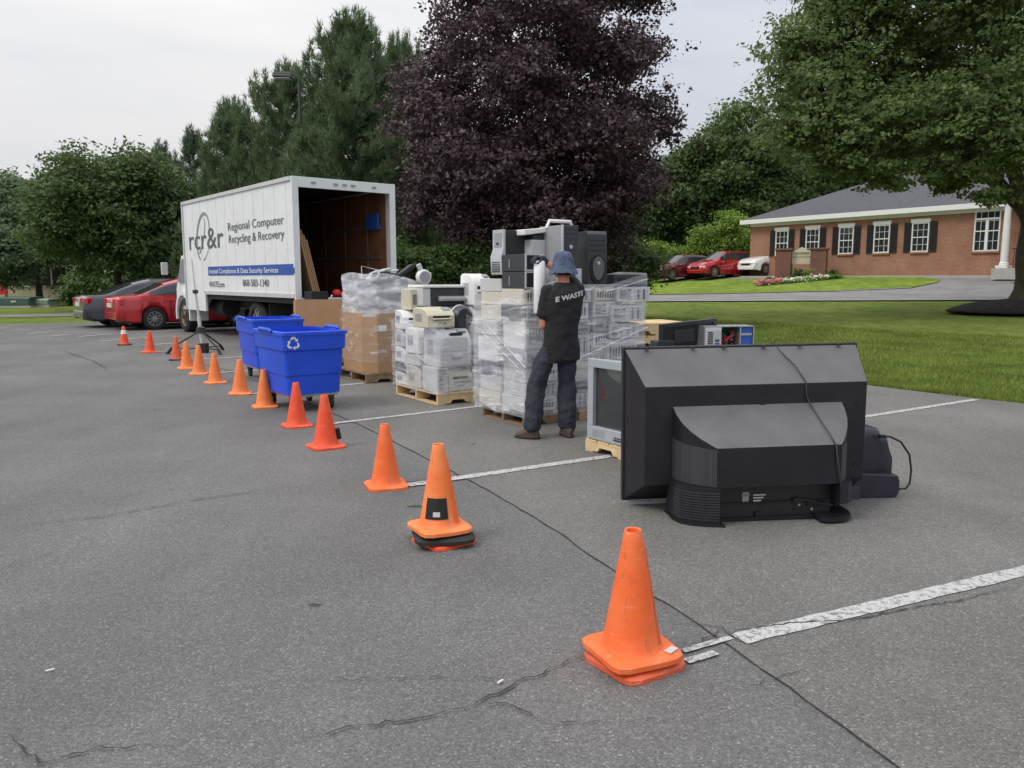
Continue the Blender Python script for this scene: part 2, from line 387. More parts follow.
# hazy brightness on the left, greyer blue on the right of the view
side = ramp(nt, sep.outputs[0], [(0, (1.1, 1.085, 1.06)), (.12, (.86, .88, .93)), (.5, (.84, .87, .92))])
deck = mixc(nt, 1.0, deck, side, 'MULTIPLY')
cov = ramp(nt, n1, [(.36, .82), (.5, .95)])
nt.links.new(mixc(nt, cov, sky.outputs[0], deck), bg.inputs[0]); bg.inputs[1].default_value = .1
sl = bpy.data.lights.new('sun', 'SUN'); so = bpy.data.objects.new('sun', sl); COL.objects.link(so)
sl.energy = 1.1; sl.angle = R(18); sl.color = (1, .96, .9)
sd = Vector((math.sin(SUN_AZ)*math.cos(SUN_EL), math.cos(SUN_AZ)*math.cos(SUN_EL), math.sin(SUN_EL)))
so.rotation_euler = sd.to_track_quat('Z', 'Y').to_euler()
sc.view_settings.view_transform = 'Standard'; sc.view_settings.look = 'None'; sc.view_settings.gamma = 1
sc.view_settings.exposure = 0.18; sc.view_settings.use_curve_mapping = False
sc.cycles.transparent_max_bounces = 24; sc.cycles.max_bounces = 8; sc.cycles.use_denoising = True
# ------------------------------------------------------------------ ground
ds = sorted(set([-200, -60, -20, 0]+[i for i in range(1, 61)]+[80, 120, 200, 400, 1500])); ss = [-1500, -300, -100]+list(range(-60, 121, 20))+[200, 400, 1500]
mb = MB(); vs = []
for s_ in ss:
    for d in [-1500]+ds:
        vs.append((EP[0]+ED[0]*s_+EN[0]*d, EP[1]+ED[1]*s_+EN[1]*d, hd(d)-.012))
n = len(ds)+1
mb.add(vs, [(i*n+j, i*n+j+1, (i+1)*n+j+1, (i+1)*n+j) for i in range(len(ss)-1) for j in range(n-1)])
g = mb.build('grass_ground', 'grass'); g['kind'] = 'structure'
def sheet(name, pts, z, m):
    mb = MB(); mb.add([(x, y, z) for x, y in pts], [tuple(range(len(pts)))]); o = mb.build(name, m, fix=False); o['kind'] = 'structure'
    if o.data.polygons[0].normal.z < 0: o.data.flip_normals()
    return o
edge = [(EP[0]+ED[0]*s_+EN[0]*.06*math.sin(s_*1.3), EP[1]+ED[1]*s_+EN[1]*.06*math.sin(s_*1.3)) for s_ in np.arange(-40, 24.6, .4)]
sheet('asphalt_lot', edge+[(-14.8, 27.4), (-17.5, 25.6), (-45, 18), (-60, -30)], 0, 'lot')
# bay strip right of the long seam: slightly browner asphalt laid later
seam_px = [(1010, 850), (900, 768), (760, 668), (690, 619), (618, 575), (551, 528), (485, 489), (429, 460), (390, 440), (351, 421), (300, 400), (235, 372)]
seam = [G(*p) for p in seam_px]
seam = [(seam[0][0]+.6, -3.0)]+seam+[(-6.5, 15.2), (-10, 21)]
def densify(pts, step, jit=0):
    out = []
    for a, b in zip(pts, pts[1:]):
        L = math.dist(a, b); k = max(1, int(L/step))
        for i in range(k):
            t = i/k; out.append((a[0]+(b[0]-a[0])*t+random.uniform(-jit, jit), a[1]+(b[1]-a[1])*t+random.uniform(-jit, jit)))
    out.append(pts[-1]); return out
seam = densify(seam, .08, .006)
edge2 = [(EP[0]+ED[0]*s_+EN[0]*(.06*math.sin(s_*1.3)-.01), EP[1]+ED[1]*s_+EN[1]*(.06*math.sin(s_*1.3)-.01)) for s_ in np.arange(-16, 18, .4)]
sheet('asphalt_bays', seam+list(reversed(edge2)), .004, 'bay')
def ribbon(name, pts, wd, z, m, kind='structure', var=0, par=None):
    mb = MB(); vs = []
    for i, p in enumerate(pts):
        a = pts[max(0, i-1)]; b = pts[min(len(pts)-1, i+1)]; dx, dy = b[0]-a[0], b[1]-a[1]; L = math.hypot(dx, dy) or 1
        h = wd/2*(1+random.uniform(-var, var)) * (1 if not var else min(1, .15+3*min(i, len(pts)-1-i)/len(pts)))
        vs += [(p[0]-dy/L*h, p[1]+dx/L*h, z), (p[0]+dy/L*h, p[1]-dx/L*h, z)]
    mb.add(vs, [(2*i, 2*i+1, 2*i+3, 2*i+2) for i in range(len(pts)-1)])
    o = mb.build(name, m, fix=False); o['kind'] = kind
    if o.data.polygons[0].normal.z < 0: o.data.flip_normals()
    return o
ribbon('seam_crack', seam, .0065, .0065, 'crack', var=.5)
def crack(pxs, wd=.012, jit=.016):
    ribbon('asphalt_crack', densify([G(*p) for p in pxs], .035, jit), wd*.5, .0105, 'crack', var=.85)
crack([(0, 735), (30, 760), (45, 765), (70, 755), (110, 749), (175, 750)], .011)
crack([(278, 750), (340, 731), (400, 722), (440, 716), (480, 703), (560, 665), (600, 655)], .015)
crack([(440, 716), (500, 705), (545, 722), (600, 724), (680, 720)], .009)
crack([(290, 680), (345, 682), (420, 678), (500, 681), (555, 662)], .007)
crack([(680, 655), (720, 632), (760, 652)], .008)
crack([(668, 624), (720, 628), (745, 645)], .007)
crack([(705, 648), (740, 632), (790, 625), (845, 622), (870, 618), (910, 610), (960, 602), (1024, 586)], .013, .008)
crack([(700, 690), (760, 685), (820, 668)], .006)
crack([(0, 572), (20, 564), (60, 552)], .01); crack([(0, 528), (100, 518), (200, 500), (290, 488)], .016, .008)
crack([(60, 350), (95, 362), (110, 372)], .03, .03)
def stripe(a, b, wd=.1, ends=True):
    A, B = G(*a), G(*b); pts = densify([A, B], .05); L_ = math.dist(A, B); nx_, ny_ = -(B[1]-A[1])/L_*wd/2, (B[0]-A[0])/L_*wd/2; vs = []
    for i, p_ in enumerate(pts):
        e1, e2 = 1+random.uniform(-.1, .07), 1+random.uniform(-.1, .07); vs += [(p_[0]-nx_*e1, p_[1]-ny_*e1, .0085), (p_[0]+nx_*e2, p_[1]+ny_*e2, .0085)]
    o = MB().add(vs, [(2*i, 2*i+1, 2*i+3, 2*i+2) for i in range(len(pts)-1)]).build('parking_line', 'paint', fix=False); o['kind'] = 'structure'
    if o.data.polygons[0].normal.z < 0: o.data.flip_normals()
stripe((738, 640.5), (1200, 530), .1); stripe((683, 652.5), (731, 638.8), .035); stripe((686, 663), (716, 654), .04)
stripe((408, 486), (602, 458), .1); stripe((602, 458), (976, 400), .09); stripe((333, 424), (520, 402), .085); stripe((249, 394.5), (375, 382.5), .09)
stripe((208, 374), (260, 370), .09); stripe((196, 360), (243, 357), .09)
for a, b in [((79, 337), (113, 334)), ((100, 341.5), (150, 337.5)), ((133, 346), (180, 343)), ((158, 352), (184, 350.5)), ((8, 331), (30, 329.6)), ((28, 334), (52, 332)), ((50, 336.5), (70, 334.5)), ((0, 328.5), (8, 328))]:
    stripe(a, b, .12)
# left verge path
P = [G(-60, 315.6), G(30, 314.6), G(90, 312.5), G(180, 309)]; Q = [G(180, 312), G(90, 316), G(30, 317), G(-60, 317.5)]
sheet('verge_path', P+Q, .01, 'roadm')
# draped sheets on the rising ground
def drape(name, near, far, m, off=.03, nu=60, nv=10):
    def lerp(pts, t):
        t *= len(pts)-1; i = min(int(t), len(pts)-2); f = t-i
        return (pts[i][0]*(1-f)+pts[i+1][0]*f, pts[i][1]*(1-f)+pts[i+1][1]*f)
    mb = MB(); vs = []
    for i in range(nu+1):
        a = lerp(near, i/nu); b = lerp(far, i/nu)
        for j in range(nv+1):
            x = a[0]+(b[0]-a[0])*j/nv; y = a[1]+(b[1]-a[1])*j/nv; vs.append((x, y, hgt(x, y)+off))
    k = nv+1
    mb.add(vs, [(i*k+j, (i+1)*k+j, (i+1)*k+j+1, i*k+j+1) for i in range(nu) for j in range(nv)])
    o = mb.build(name, m, fix=False); o['kind'] = 'structure'
    if o.data.polygons[0].normal.z < 0: o.data.flip_normals()
    return o
near = [GT(x, y) for x, y in [(560, 302.5), (640, 302), (760, 301.5), (880, 301), (1024, 300.5), (1200, 300)]]
far = [GT(x, y) for x, y in [(560, 296), (640, 295.5), (760, 293.5), (850, 291), (930, 276), (1200, 273)]]
drape('access_road', near, far, 'roadm', .03)
drape('access_road_kerb', [(x-EN[0]*.16, y-EN[1]*.16) for x, y in near], near, 'kerbm', .06, 60, 1)
apn = [GT(x, y) for x, y in [(850, 284), (900, 282), (955, 284), (1030, 284), (1200, 284)]]
ap2 = [GT(x, y) for x, y in [(560, 281.5), (650, 281.5), (760, 280), (840, 275.5), (900, 275), (950, 276), (1200, 275)]]
apf = [(14.8+.565*t, 52.2-.825*t) for t in (-26, -12, -1, 8, 14, 20, 34)]
drape('front_drive', ap2, apf, 'roadm', .045, 60, 8)
# grass island between road and drive
isn = [GT(x, y) for x, y in [(560, 296), (640, 295.8), (760, 293.8), (850, 291.2), (912, 289), (938, 283.5)]]
isf = [GT(x, y) for x, y in [(560, 281), (650, 281), (760, 279.5), (850, 276.6), (905, 276.2), (940, 281)]]
drape('grass_island', isn, isf, 'grassy', .07, 60, 8)
drape('grass_island_kerb', [(x-EN[0]*.14, y-EN[1]*.14) for x, y in isn], isn, 'kerbm', .065, 60, 1)
# mown grass blades near the camera (uncountable)
def blades(name, n, smin, smax, dmin, dmax, hh, m, label):
    s_ = rng.uniform(smin, smax, n); d_ = dmin+(dmax-dmin)*rng.random(n)**1.6
    x = EP[0]+ED[0]*s_+EN[0]*d_; y = EP[1]+ED[1]*s_+EN[1]*d_
    keep = (np.abs(x/np.maximum(y, .1)) < .75) & (y > 3); x, y, d_ = x[keep], y[keep], d_[keep]; n = len(x)
    z = np.interp(d_, [a for a, _ in HP], [b for _, b in HP])-.015
    a = rng.uniform(0, 2*PI, n); h = hh*rng.uniform(.5, 1.3, n); wd = .006+.004*rng.random(n); lean = rng.uniform(-.5, .5, (n, 2))*h[:, None]
    V = np.zeros((n, 3, 3)); c, s2 = np.cos(a)*wd, np.sin(a)*wd
    V[:, 0] = np.stack([x-c, y-s2, z], 1); V[:, 1] = np.stack([x+c, y+s2, z], 1); V[:, 2] = np.stack([x+lean[:, 0], y+lean[:, 1], z+h], 1)
    o = arr_mesh(name, V.reshape(-1, 3), np.arange(3*n).reshape(-1, 3), m); tag(o, label, 'grass', None, 'stuff')
blades('grass', 170000, -6, 16, .02, 9, .06, 'grassb', 'short mown lawn grass along the edge of the asphalt')
# mulch mound under the right maple
TX, TY = D(1022, 300, 24.5)[:2]; TZ = hgt(TX, TY)
mb = MB(); rings = []
for rr, zz in [(2.3, -.02), (2.05, .12), (1.6, .26), (1.1, .36), (.5, .42)]:
    rings.append([(TX+.05+rr*math.cos(t)*(1+.06*math.sin(3*t)), TY+rr*.8*math.sin(t), hgt(TX+.05+rr*math.cos(t), TY+rr*.8*math.sin(t))*.5+TZ*.5+zz) for t in [2*PI*k/40 for k in range(40)]])
o = mb.loft(rings).build('mulch_mound', 'mulch', smooth=60); tag(o, 'dark bark mulch mound under the large maple on the lawn', 'mulch', None, 'stuff')
dm = o.modifiers.new('s', 'SUBSURF'); dm.levels = dm.render_levels = 2
tx = bpy.data.textures.new('mul', 'CLOUDS'); tx.noise_scale = .12
dd = o.modifiers.new('d', 'DISPLACE'); dd.texture = tx; dd.strength = .09; dd.mid_level = .5
# ------------------------------------------------------------------ vegetation
def pn(P, f, seed=0):
    r = np.random.default_rng(seed); out = 0
    for k in range(6):
        d = r.normal(size=3); d /= np.linalg.norm(d); q = r.normal(size=3)*.7; out = out+np.sin(P@d*f*(1+.35*k)+r.uniform(0, 6)+1.7*np.sin(P@q*f*.6))
    return out/6
def leaves(centres, normals, per, spread, size, flat=.5, seed=1, shape='leaf', upw=.6):
    r = np.random.default_rng(seed); n = len(centres)*per
    c = np.repeat(centres, per, 0)+r.normal(size=(n, 3))*spread*np.array([1, 1, flat])
    nn = np.repeat(normals, per, 0)*.5+r.normal(size=(n, 3))*.6+np.array([0, 0, upw]); nn /= np.linalg.norm(nn, axis=1)[:, None]
    t = np.cross(nn, r.normal(size=(n, 3))); t /= np.linalg.norm(t, axis=1)[:, None]; b = np.cross(nn, t)
    sz = (size*r.uniform(.55, 1.35, n))[:, None]
    if shape == 'leaf':
        V = np.stack([c-t*sz*.5, c+b*sz*.33+t*sz*.02-nn*sz*.08, c+t*sz*.55, c-b*sz*.33+t*sz*.02-nn*sz*.08], 1); k = 4
    else:   # five-lobed outline
        a = np.array([[-.5, 0], [-.18, .42], [.05, .2], [.5, .32], [.62, 0], [.5, -.32], [.05, -.2], [-.18, -.42]])
        V = np.stack([c+t*sz*p+b*sz*q-nn*sz*(.12*abs(q)) for p, q in a], 1); k = 8
    return V.reshape(-1, 3), np.arange(n*k).reshape(-1, k)
def crown_pts(lobes, n, seed, inner=.5, gap=.0, gf=1.2, zmin=None):
    """leaf clusters strung along sprays that leave each lobe outwards and droop a little"""
    r = np.random.default_rng(seed); vol = np.array([(l[3]*l[4]*l[5])**.67 for l in lobes]); vol /= vol.sum(); K = 7; m = max(8, n//K)
    idx = r.choice(len(lobes), m, p=vol); L = np.array(lobes)[idx]
    d = r.normal(size=(m, 3)); d[:, 2] = d[:, 2]*.85+.12; d /= np.linalg.norm(d, axis=1)[:, None]
    reach = (1+.22*pn(d*3+L[:, :3], 2.2, seed))*r.uniform(.72, 1.2, m)
    size = L[:, 3:6].mean(1)
    out = []
    for k in range(K):
        g = inner*.8+(1-inner*.8)*((k+r.random(m))/K); q = L[:, :3]+d*L[:, 3:6]*(reach*g)[:, None]
        q = q+r.normal(size=(m, 3))*(size*(.05+.13*g))[:, None]*np.array([1, 1, .45]); q[:, 2] -= size*.14*g*g; out.append(q)
    C = np.concatenate(out); D_ = np.concatenate([d]*K)
    deep = np.zeros(len(C), bool)
    for l in lobes:
        q = (C-np.array(l[:3]))/np.array(l[3:6]); deep |= (q**2).sum(1) < inner**2*.6
    keep = (~deep) & (pn(C, gf, seed+5) > -1+gap)
    if zmin is not None: keep &= C[:, 2] > zmin
    return C[keep], D_[keep]
def limbs(parent, base, tips, r0, m, fork=.4, name='trunk'):
    """tapered trunk with bent limbs, local coordinates"""
    mb = MB(); b = Vector(base); top = Vector((b.x, b.y, b.z))
    trunk_top = b+Vector((0, 0, fork)); k = 7
    pts = [b+(trunk_top-b)*(i/k)+Vector((math.sin(i)*.03, math.cos(i*1.7)*.03, 0))*r0*4 for i in range(k+1)]
    mb.tube([b-Vector((0, 0, .2))]+pts[0:], [r0*1.7, r0*1.35]+[r0*(1-.35*i/k) for i in range(1, k+1)], 12)
    for t in tips:
        t = Vector(t); s0 = pts[-1]-Vector((0, 0, random.uniform(0, .35)*fork*.4)); mid = s0.lerp(t, .45)+Vector((0, 0, (t-s0).length*.1)); q = []
        for i in range(7):
            f = i/6; q.append((s0*(1-f)+mid*f)*(1-f)+(mid*(1-f)+t*f)*f)
        L = (t-s0).length; rr = r0*.55*min(1, .4+L/6)
        mb.tube(q, [rr*(1-.85*i/6) for i in range(7)], 7)
        for j in (3, 4, 5):
            e = q[j]+Vector((random.uniform(-1, 1), random.uniform(-1, 1), random.uniform(-.1, .8)))*L*.3; mb.tube([q[j], q[j].lerp(e, .5)+Vector((0, 0, .05*L)), e], [rr*.35, rr*.22, rr*.06], 5)
    return mb.build(name, m, parent, smooth=60)
def broadleaf(name, label, x, y, lobes, n, per, spread, size, mleaf, mbark='bark', r0=.2, fork=2, group=None, seed=1, gap=.1, inner=.5, flat=.5, shape='leaf', cat='tree', gf=1.2, tips=None, z=None):
    z = hgt(x, y) if z is None else z
    t = thing(name, label, cat, (x, y, z), 0, group)
    C, dn = crown_pts(lobes, n, seed, inner, gap, gf)
    V, F = leaves(C, dn, per, spread, size, flat, seed, shape)
    arr_mesh('crown', V, F, mleaf, t)
    if r0: limbs(t, (0, 0, 0), tips or [(l[0], l[1], l[2]) for l in lobes][:9], r0, mbark, fork)
    return t
# purple maple behind the pile: a tall rounded crown of many lobes
px, py = D(537, 300, 22.5)[:2]; random.seed(3); lob = []
for k in range(36):
    f = k/35; z = 2.7+8.3*f; rr = 3.9*math.sqrt(max(.04, 1-((z-5.2)/(2.9 if z < 5.2 else 6.3))**2)); a = k*2.4; q = 1.5-.65*f
    lob.append((rr*.74*math.cos(a), rr*.74*math.sin(a), z, q*random.uniform(.8, 1.2), q, q*.72))
lob += [(0, 0, 4.5, 2.6, 2.6, 2.2), (0, 0, 7.5, 2.3, 2.3, 2.2), (0, 0, 10.3, 1.2, 1.2, 1.5), (-1.2, -.8, 2.9, 1.4, 1.3, .9), (1.3, -.6, 2.9, 1.4, 1.3, .9)]
broadleaf('purple_maple', 'large dark purple leaved maple rising behind the stacked computers', px, py, lob, 18000, 12, .14, .112, 'purple', 'barkdark', .24, 1.6, seed=11, gap=.62, inner=.5, shape='leaf', gf=2.6)
# right maple on the mulch mound
lob = [(-6.6, -.5, 6.2, 1.9, 2.4, 1.9), (-5.4, -1.5, 4.9, 2.2, 2, 1.3), (-4.6, 1, 7.6, 2.3, 2.3, 2.1), (-3.2, -2.4, 5.3, 2.3, 2.2, 1.4), (-3.4, -1, 9.2, 2.5, 2.5, 2.2), (-2.8, 2.5, 6.4, 2.5, 2.5, 2), (-1.2, -3, 6.4, 2.4, 2.2, 1.7),
       (0, 0, 9.5, 3, 3, 2.6), (2.6, -1.5, 6.8, 2.8, 2.6, 2), (3.6, 1.5, 8, 2.8, 2.6, 2.4), (-.4, 2.6, 8, 2.8, 2.6, 2.4), (-6.4, -2, 4.0, 1.0, 1, .4), (-5.5, -2.4, 3.45, .7, .7, .25), (-2.9, -2.8, 3.0, .6, .6, .35), (-3.9, -2.5, 3.4, .9, .8, .35), (-5.8, -1.8, 4.7, 1.2, 1.2, .7), (-7.2, -1, 5.1, 1.2, 1.3, .9), (-4.2, -2.2, 3.9, 1.3, 1.3, .6), (-3.1, -2.8, 4.1, 1.2, 1, .45), (-1.8, -3.4, 4.3, 1.7, 1.5, .8), (.6, -3.2, 4.9, 1.6, 1.5, .9), (-6.9, .4, 7.6, 1.3, 1.6, 1.4), (-5.9, 0, 8.9, 1.4, 1.6, 1.2), (-5.2, -1.2, 9.6, 1.3, 1.4, 1.2), (-2.4, -1.4, 4.1, 1.2, 1.1, .5), (1.8, -2.2, 4.6, 2.2, 1.5, .8)]
broadleaf('green_maple', 'large green maple leaning over the lawn from the mulch mound', TX, TY, lob, 19000, 13, .15, .108, 'green', 'bark', .3, 2.6, seed=21, gap=.66, inner=.4, shape='maple', gf=2.4, z=TZ+.3, flat=.35,
          tips=[(-5.5, -1.2, 5.6), (-4.2, 1, 7.4), (-2.8, -2, 5.6), (-2.5, -.5, 8.8), (-.8, -2.6, 6), (0, 0, 9.5), (2.6, -1.5, 6.8), (3.4, 1.5, 8), (-1.2, 1.5, 7)])
def roundlobes(rx, ry, zb, zt, k, s, r=None):
    random.seed(s); out = []
    for i in range(k):
        a = i*2.4; f = (i+.5)/k; z = zb+(zt-zb)*(.18+.7*f); e = math.sqrt(max(.12, 1-(2*f-1)**2*.85)); q = (r or rx*.40)*random.uniform(.75, 1.25)
        out.append((rx*.62*e*math.cos(a), ry*.62*e*math.sin(a), z, q*random.uniform(.8, 1.15), q, q*.8))
    out.append((0, 0, (zb+zt)/2, rx*.6, ry*.6, (zt-zb)*.38)); return out
def X(px, Y): return (px-512)/FPX*Y*1.0
# left trees
def bg_tree(name, label, px, Y, wpx, ytop, ybot, mleaf, n, group, seed, size=.28, per=9, gap=.15, fork=2, k=14, r0=.22, mb_='barkdark', inner=.5, dz=0):
    x = D(px, 278, Y)[0]; z0 = hgt(x, Y)+dz; zt = D(px, ytop, Y)[2]-z0; zb = D(px, ybot, Y)[2]-z0; rx = wpx/2/FPX*Y
    return broadleaf(name, label, x, Y, roundlobes(rx, rx, zb, zt, k, seed), int(n*1.9), per, .24*Y/36, size*.66*Y/36, mleaf, mb_, r0, max(fork, zb*.8), group, seed, gap, inner, .45, z=z0)
LT = 'trees along the far left side of the lot'
bg_tree('maple_tree', 'broad dark green maple with rounded crown left of the truck', 118, 37, 172, 158, 278, 'greend', 5200, LT, 31, gap=.14, k=22)
bg_tree('shade_tree', 'pale grey green tree at the left edge of the picture', 38, 50, 120, 178, 270, 'greenp', 3600, LT, 32, gap=.2, k=16)
bg_tree('shade_tree', 'small pale tree cut by the left picture edge beside the cream building', -22, 44, 110, 225, 280, 'greenp', 1800, LT, 33)
bg_tree('shade_tree', 'dark tree between the rounded maple and the truck cab', 178, 44, 70, 195, 296, 'greend', 2200, LT, 34, k=12)
bg_tree('understorey_shrub', 'low dark shrub mass behind the parked grey car', 112, 46, 90, 272, 302, 'shrub', 900, 'shrubs behind the left parked cars', 35, fork=.1, r0=.05)
bg_tree('understorey_shrub', 'low shrub behind the red sedan roof', 150, 45, 60, 268, 300, 'greend', 900, 'shrubs behind the left parked cars', 36, fork=.1, r0=.05)
bg_tree('understorey_shrub', 'low shrub behind the truck cab', 176, 43, 50, 262, 303, 'shrub', 700, 'shrubs behind the left parked cars', 37, fork=.1, r0=.05)
# pines
def pine(name, label, px, Y, wpx, ytop, m, seed, group, tufts=1500, skew=0, dens=1, spike=1.0):
    x = D(px, 278, Y)[0]; t = thing(name, label, 'tree', (x, Y, hgt(x, Y)), 0, group); H = D(px, ytop, Y)[2]-hgt(x, Y); Rm = wpx/2/FPX*Y
    r = np.random.default_rng(seed); T = []; N_ = []; mb = MB(); mb.tube([(0, 0, -.2), (0, 0, H*.5), (0, 0, H*.97)], [.22, .14, .02], 8)
    nb = int(95*dens)
    for i in range(nb):
        f = (i+.5)/nb; z = H*(.1+.88*f); a = i*2.399+r.uniform(-.3, .3)
        L = Rm*(1-f**2.0)*r.uniform(.6, 1.25)*(.8+.3*math.sin(a*2+z*1.1+seed))*(1 if f > .12 else .8)+.2
        rise = L*(.22+.55*f*f)+.1
        p0 = np.array([0, 0, z]); p1 = np.array([math.cos(a)*L, math.sin(a)*L, z+rise])
        mb.tube([p0, (p0+p1)/2+np.array([0, 0, -.06*L]), p1], [.045*(1-f)+.012, .025, .008], 5)
        kk = max(4, int(tufts/nb*(.35+L/Rm)))
        for j in range(kk):
            g = r.uniform(.28, 1)**.7; side = r.normal(size=3)*.17*L*(1.1-g*.6)+r.normal(size=3)*.09; q = p0*(1-g)+p1*g+np.array([0, 0, -.06*L*4*g*(1-g)])+side*np.array([1, 1, .55])
            T.append(q); v = np.array([math.cos(a)*.55, math.sin(a)*.55, .75+.3*f])+r.normal(size=3)*.25; N_.append(v/np.linalg.norm(v))
        for j in range(6): T.append(p1+np.array([0, 0, .08*(j+1)*spike])+r.normal(size=3)*.02); N_.append(np.array([0, 0, 1.]))
    for j in range(14): T.append(np.array([0, 0, H*(.9+.1*j/14)])); N_.append(np.array([0, 0, 1.]))
    T = np.array(T); N_ = np.array(N_); per = 13; n = len(T)*per; c = np.repeat(T, per, 0); d = np.repeat(N_, per, 0)+r.normal(size=(n, 3))*.42; d /= np.linalg.norm(d, axis=1)[:, None]
    s_ = np.cross(d, r.normal(size=(n, 3))); s_ /= np.linalg.norm(s_, axis=1)[:, None]; L = (.24*r.uniform(.7, 1.3, n))[:, None]; c = c+r.normal(size=(n, 3))*.05
    V = np.stack([c-s_*.016, c+s_*.016, c+d*L], 1).reshape(-1, 3)
    arr_mesh('crown', V, np.arange(3*n).reshape(-1, 3), m, t); mb.build('trunk', 'barkdark', t, smooth=60); return t
PG = 'pines behind the truck'
pine('pine_tree', 'tallest bushy pine between the truck and the purple maple', 358, 29, 170, 26, 'pine', 41, PG, 9000, dens=1.5)
pine('pine_tree', 'bushy pine whose right side meets the purple maple', 405, 32, 160, 48, 'pine', 47, PG, 5000, dens=1.1)
pine('pine_tree', 'ragged pine behind the parking lot lamp pole', 293, 33, 150, 76, 'pine', 42, PG, 6000, dens=1.2)
pine('pine_tree', 'shorter spiky pine behind the front of the truck box', 240, 35, 120, 112, 'pine', 43, PG, 4200, dens=1.0)
pine('pine_tree', 'small grey green pine with sky on its left', 168, 46, 50, 150, 'pinefar', 44, PG, 1200, dens=.6)
pine('pine_tree', 'low grey green pine just left of the truck box top', 200, 42, 80, 138, 'pinefar', 45, PG, 2200, dens=.7)
pine('pine_tree', 'low pine hidden mostly by the truck box', 325, 36, 210, 118, 'pine', 46, PG, 5200)
# woods beyond the lawn
WG = 'woodland trees beyond the brick building'
for i, (px_, Y, wd, yt, yb, mm, lab) in enumerate([
    (735, 66, 120, 92, 262, 'greenwood', 'tall green woodland tree at the gap right of the purple maple'),
    (690, 66, 90, 135, 268, 'greend', 'dark woodland tree just behind the purple maple right edge'),
    (800, 70, 130, 108, 250, 'greenwood', 'woodland tree left of the green maple crown above the roof slope'),
    (860, 72, 150, 112, 240, 'greend', 'woodland tree behind the brick building roof'),
    (770, 67, 90, 165, 262, 'greend', 'dark lower woodland tree left of the roof corner'),
    (655, 67, 90, 195, 272, 'greend', 'dark low woodland tree behind the dark red car'),
    (610, 64, 100, 180, 272, 'greend', 'dark woodland tree low behind the purple maple crown'),
    (560, 64, 110, 195, 272, 'greend', 'dark woodland tree behind the purple maple trunk'),
    (500, 64, 120, 190, 272, 'greend', 'dark woodland tree left of the purple maple trunk'),
    (440, 55, 130, 170, 275, 'greend', 'dark woodland tree between the pines and the purple maple'),
    (940, 75, 170, 100, 230, 'greenwood', 'woodland tree behind the green maple crown'),
    (1030, 72, 170, 100, 230, 'greenwood', 'woodland tree at the right edge behind the green maple'),
    (720, 68, 70, 215, 274, 'greend', 'dark understorey tree behind the yellow green saplings')]):
    bg_tree('woodland_tree', lab, px_, Y, wd, yt, yb, mm, 2300, WG, 60+i, size=.26, per=8, k=16, gap=.1, r0=.25)
SG = 'young yellow green saplings by the drive'
for i, (px_, Y, wd, yt, yb, lab) in enumerate([(653, 55.5, 24, 240, 272, 'low round yellow green sapling leftmost beside the dark red car'), (701, 55.5, 15, 222, 274, 'slim yellow green sapling between the cars and the tall sapling'),
        (728, 55, 22, 203, 272, 'tallest yellow green sapling beside the brick building corner'), (680, 56, 20, 246, 274, 'small yellow green sapling behind the two dark cars'), (744, 57, 12, 225, 272, 'yellow green sapling touching the roof corner')]):
    bg_tree('sapling', lab, px_, Y, wd, yt, yb, 'greeny', 420, SG, 90+i, size=.17, per=8, k=7, gap=.25, r0=.05, fork=.4)
HG = 'shrubs under the purple maple'
for i, (px_, Y, wd, yt, yb, mm, lab) in enumerate([(420, 20.5, 90, 246, 300, 'shrub', 'dark shrub right of the truck tailgate'), (462, 21, 80, 244, 300, 'shrub', 'green shrub left of the black computer tower'), (505, 26, 80, 246, 298, 'greend', 'dark shrub behind the black computer tower'),
        (560, 26, 90, 240, 298, 'greend', 'dark shrub behind the upright computers'), (618, 25, 80, 240, 296, 'greenwood', 'green shrub right of the upright black computers'), (372, 23, 90, 240, 300, 'shrub', 'dark shrub seen beside the truck box corner')]):
    bg_tree('shrub', lab, px_, Y, wd, yt, yb, mm, 1500, HG, 110+i, size=.26, per=9, k=9, gap=.05, r0=.06, fork=.3)
# ------------------------------------------------------------------ brick building
B0 = (14.9, 52.0); BD = (.565, -.825); BZ = 1.86; BRZ = math.atan2(BD[1], BD[0])
def bpx(px, py): s_, z = hitwall(px, py, B0, BD); return s_, z-BZ
x0 = bpx(749, 275)[0]; EAVE = 3.2
B0 = (B0[0]+BD[0]*x0, B0[1]+BD[1]*x0)
bld = thing('brick_building', 'long single storey red brick building with grey hipped roof and black shutters', 'building', (*B0, BZ), BRZ)
LEN, DEP = 34.0, 17.0      # local x along the front, local y away from the lot
mb = MB(); mb.box(0, LEN, 0, DEP, -1.2, EAVE); mb.build('wall', 'brick', bld)
ov = .45
rf = MB(); e = [(-ov, -ov, EAVE+.12), (LEN+ov, -ov, EAVE+.12), (LEN+ov, DEP+ov, EAVE+.12), (-ov, DEP+ov, EAVE+.12)]; rh = EAVE+3.9
rf.add(e+[(DEP/2, DEP/2, rh), (LEN-DEP/2, DEP/2, rh)], [(0, 1, 5, 4), (1, 2, 5), (2, 3, 4, 5), (3, 0, 4), (3, 2, 1, 0)])
roof = rf.build('roof', 'shingle', bld)
tr = MB()
for a in ((-ov-.04, LEN+ov+.04, -ov-.05, -ov+.1), (-ov-.04, LEN+ov+.04, DEP+ov-.1, DEP+ov+.05), (-ov-.05, -ov+.1, -ov+.1, DEP+ov-.1), (LEN+ov-.1, LEN+ov+.05, -ov+.1, DEP+ov-.1)): tr.box(*a, EAVE-.14, EAVE+.118)
tr.box(-ov+.1, LEN+ov-.1, -ov+.1, -.003, EAVE-.06, EAVE-.02); tr.box(-.03, LEN+.03, -.05, -.004, EAVE-.3, EAVE-.07)
tr.build('eave_trim', 'trim', roof, bevel=.01)
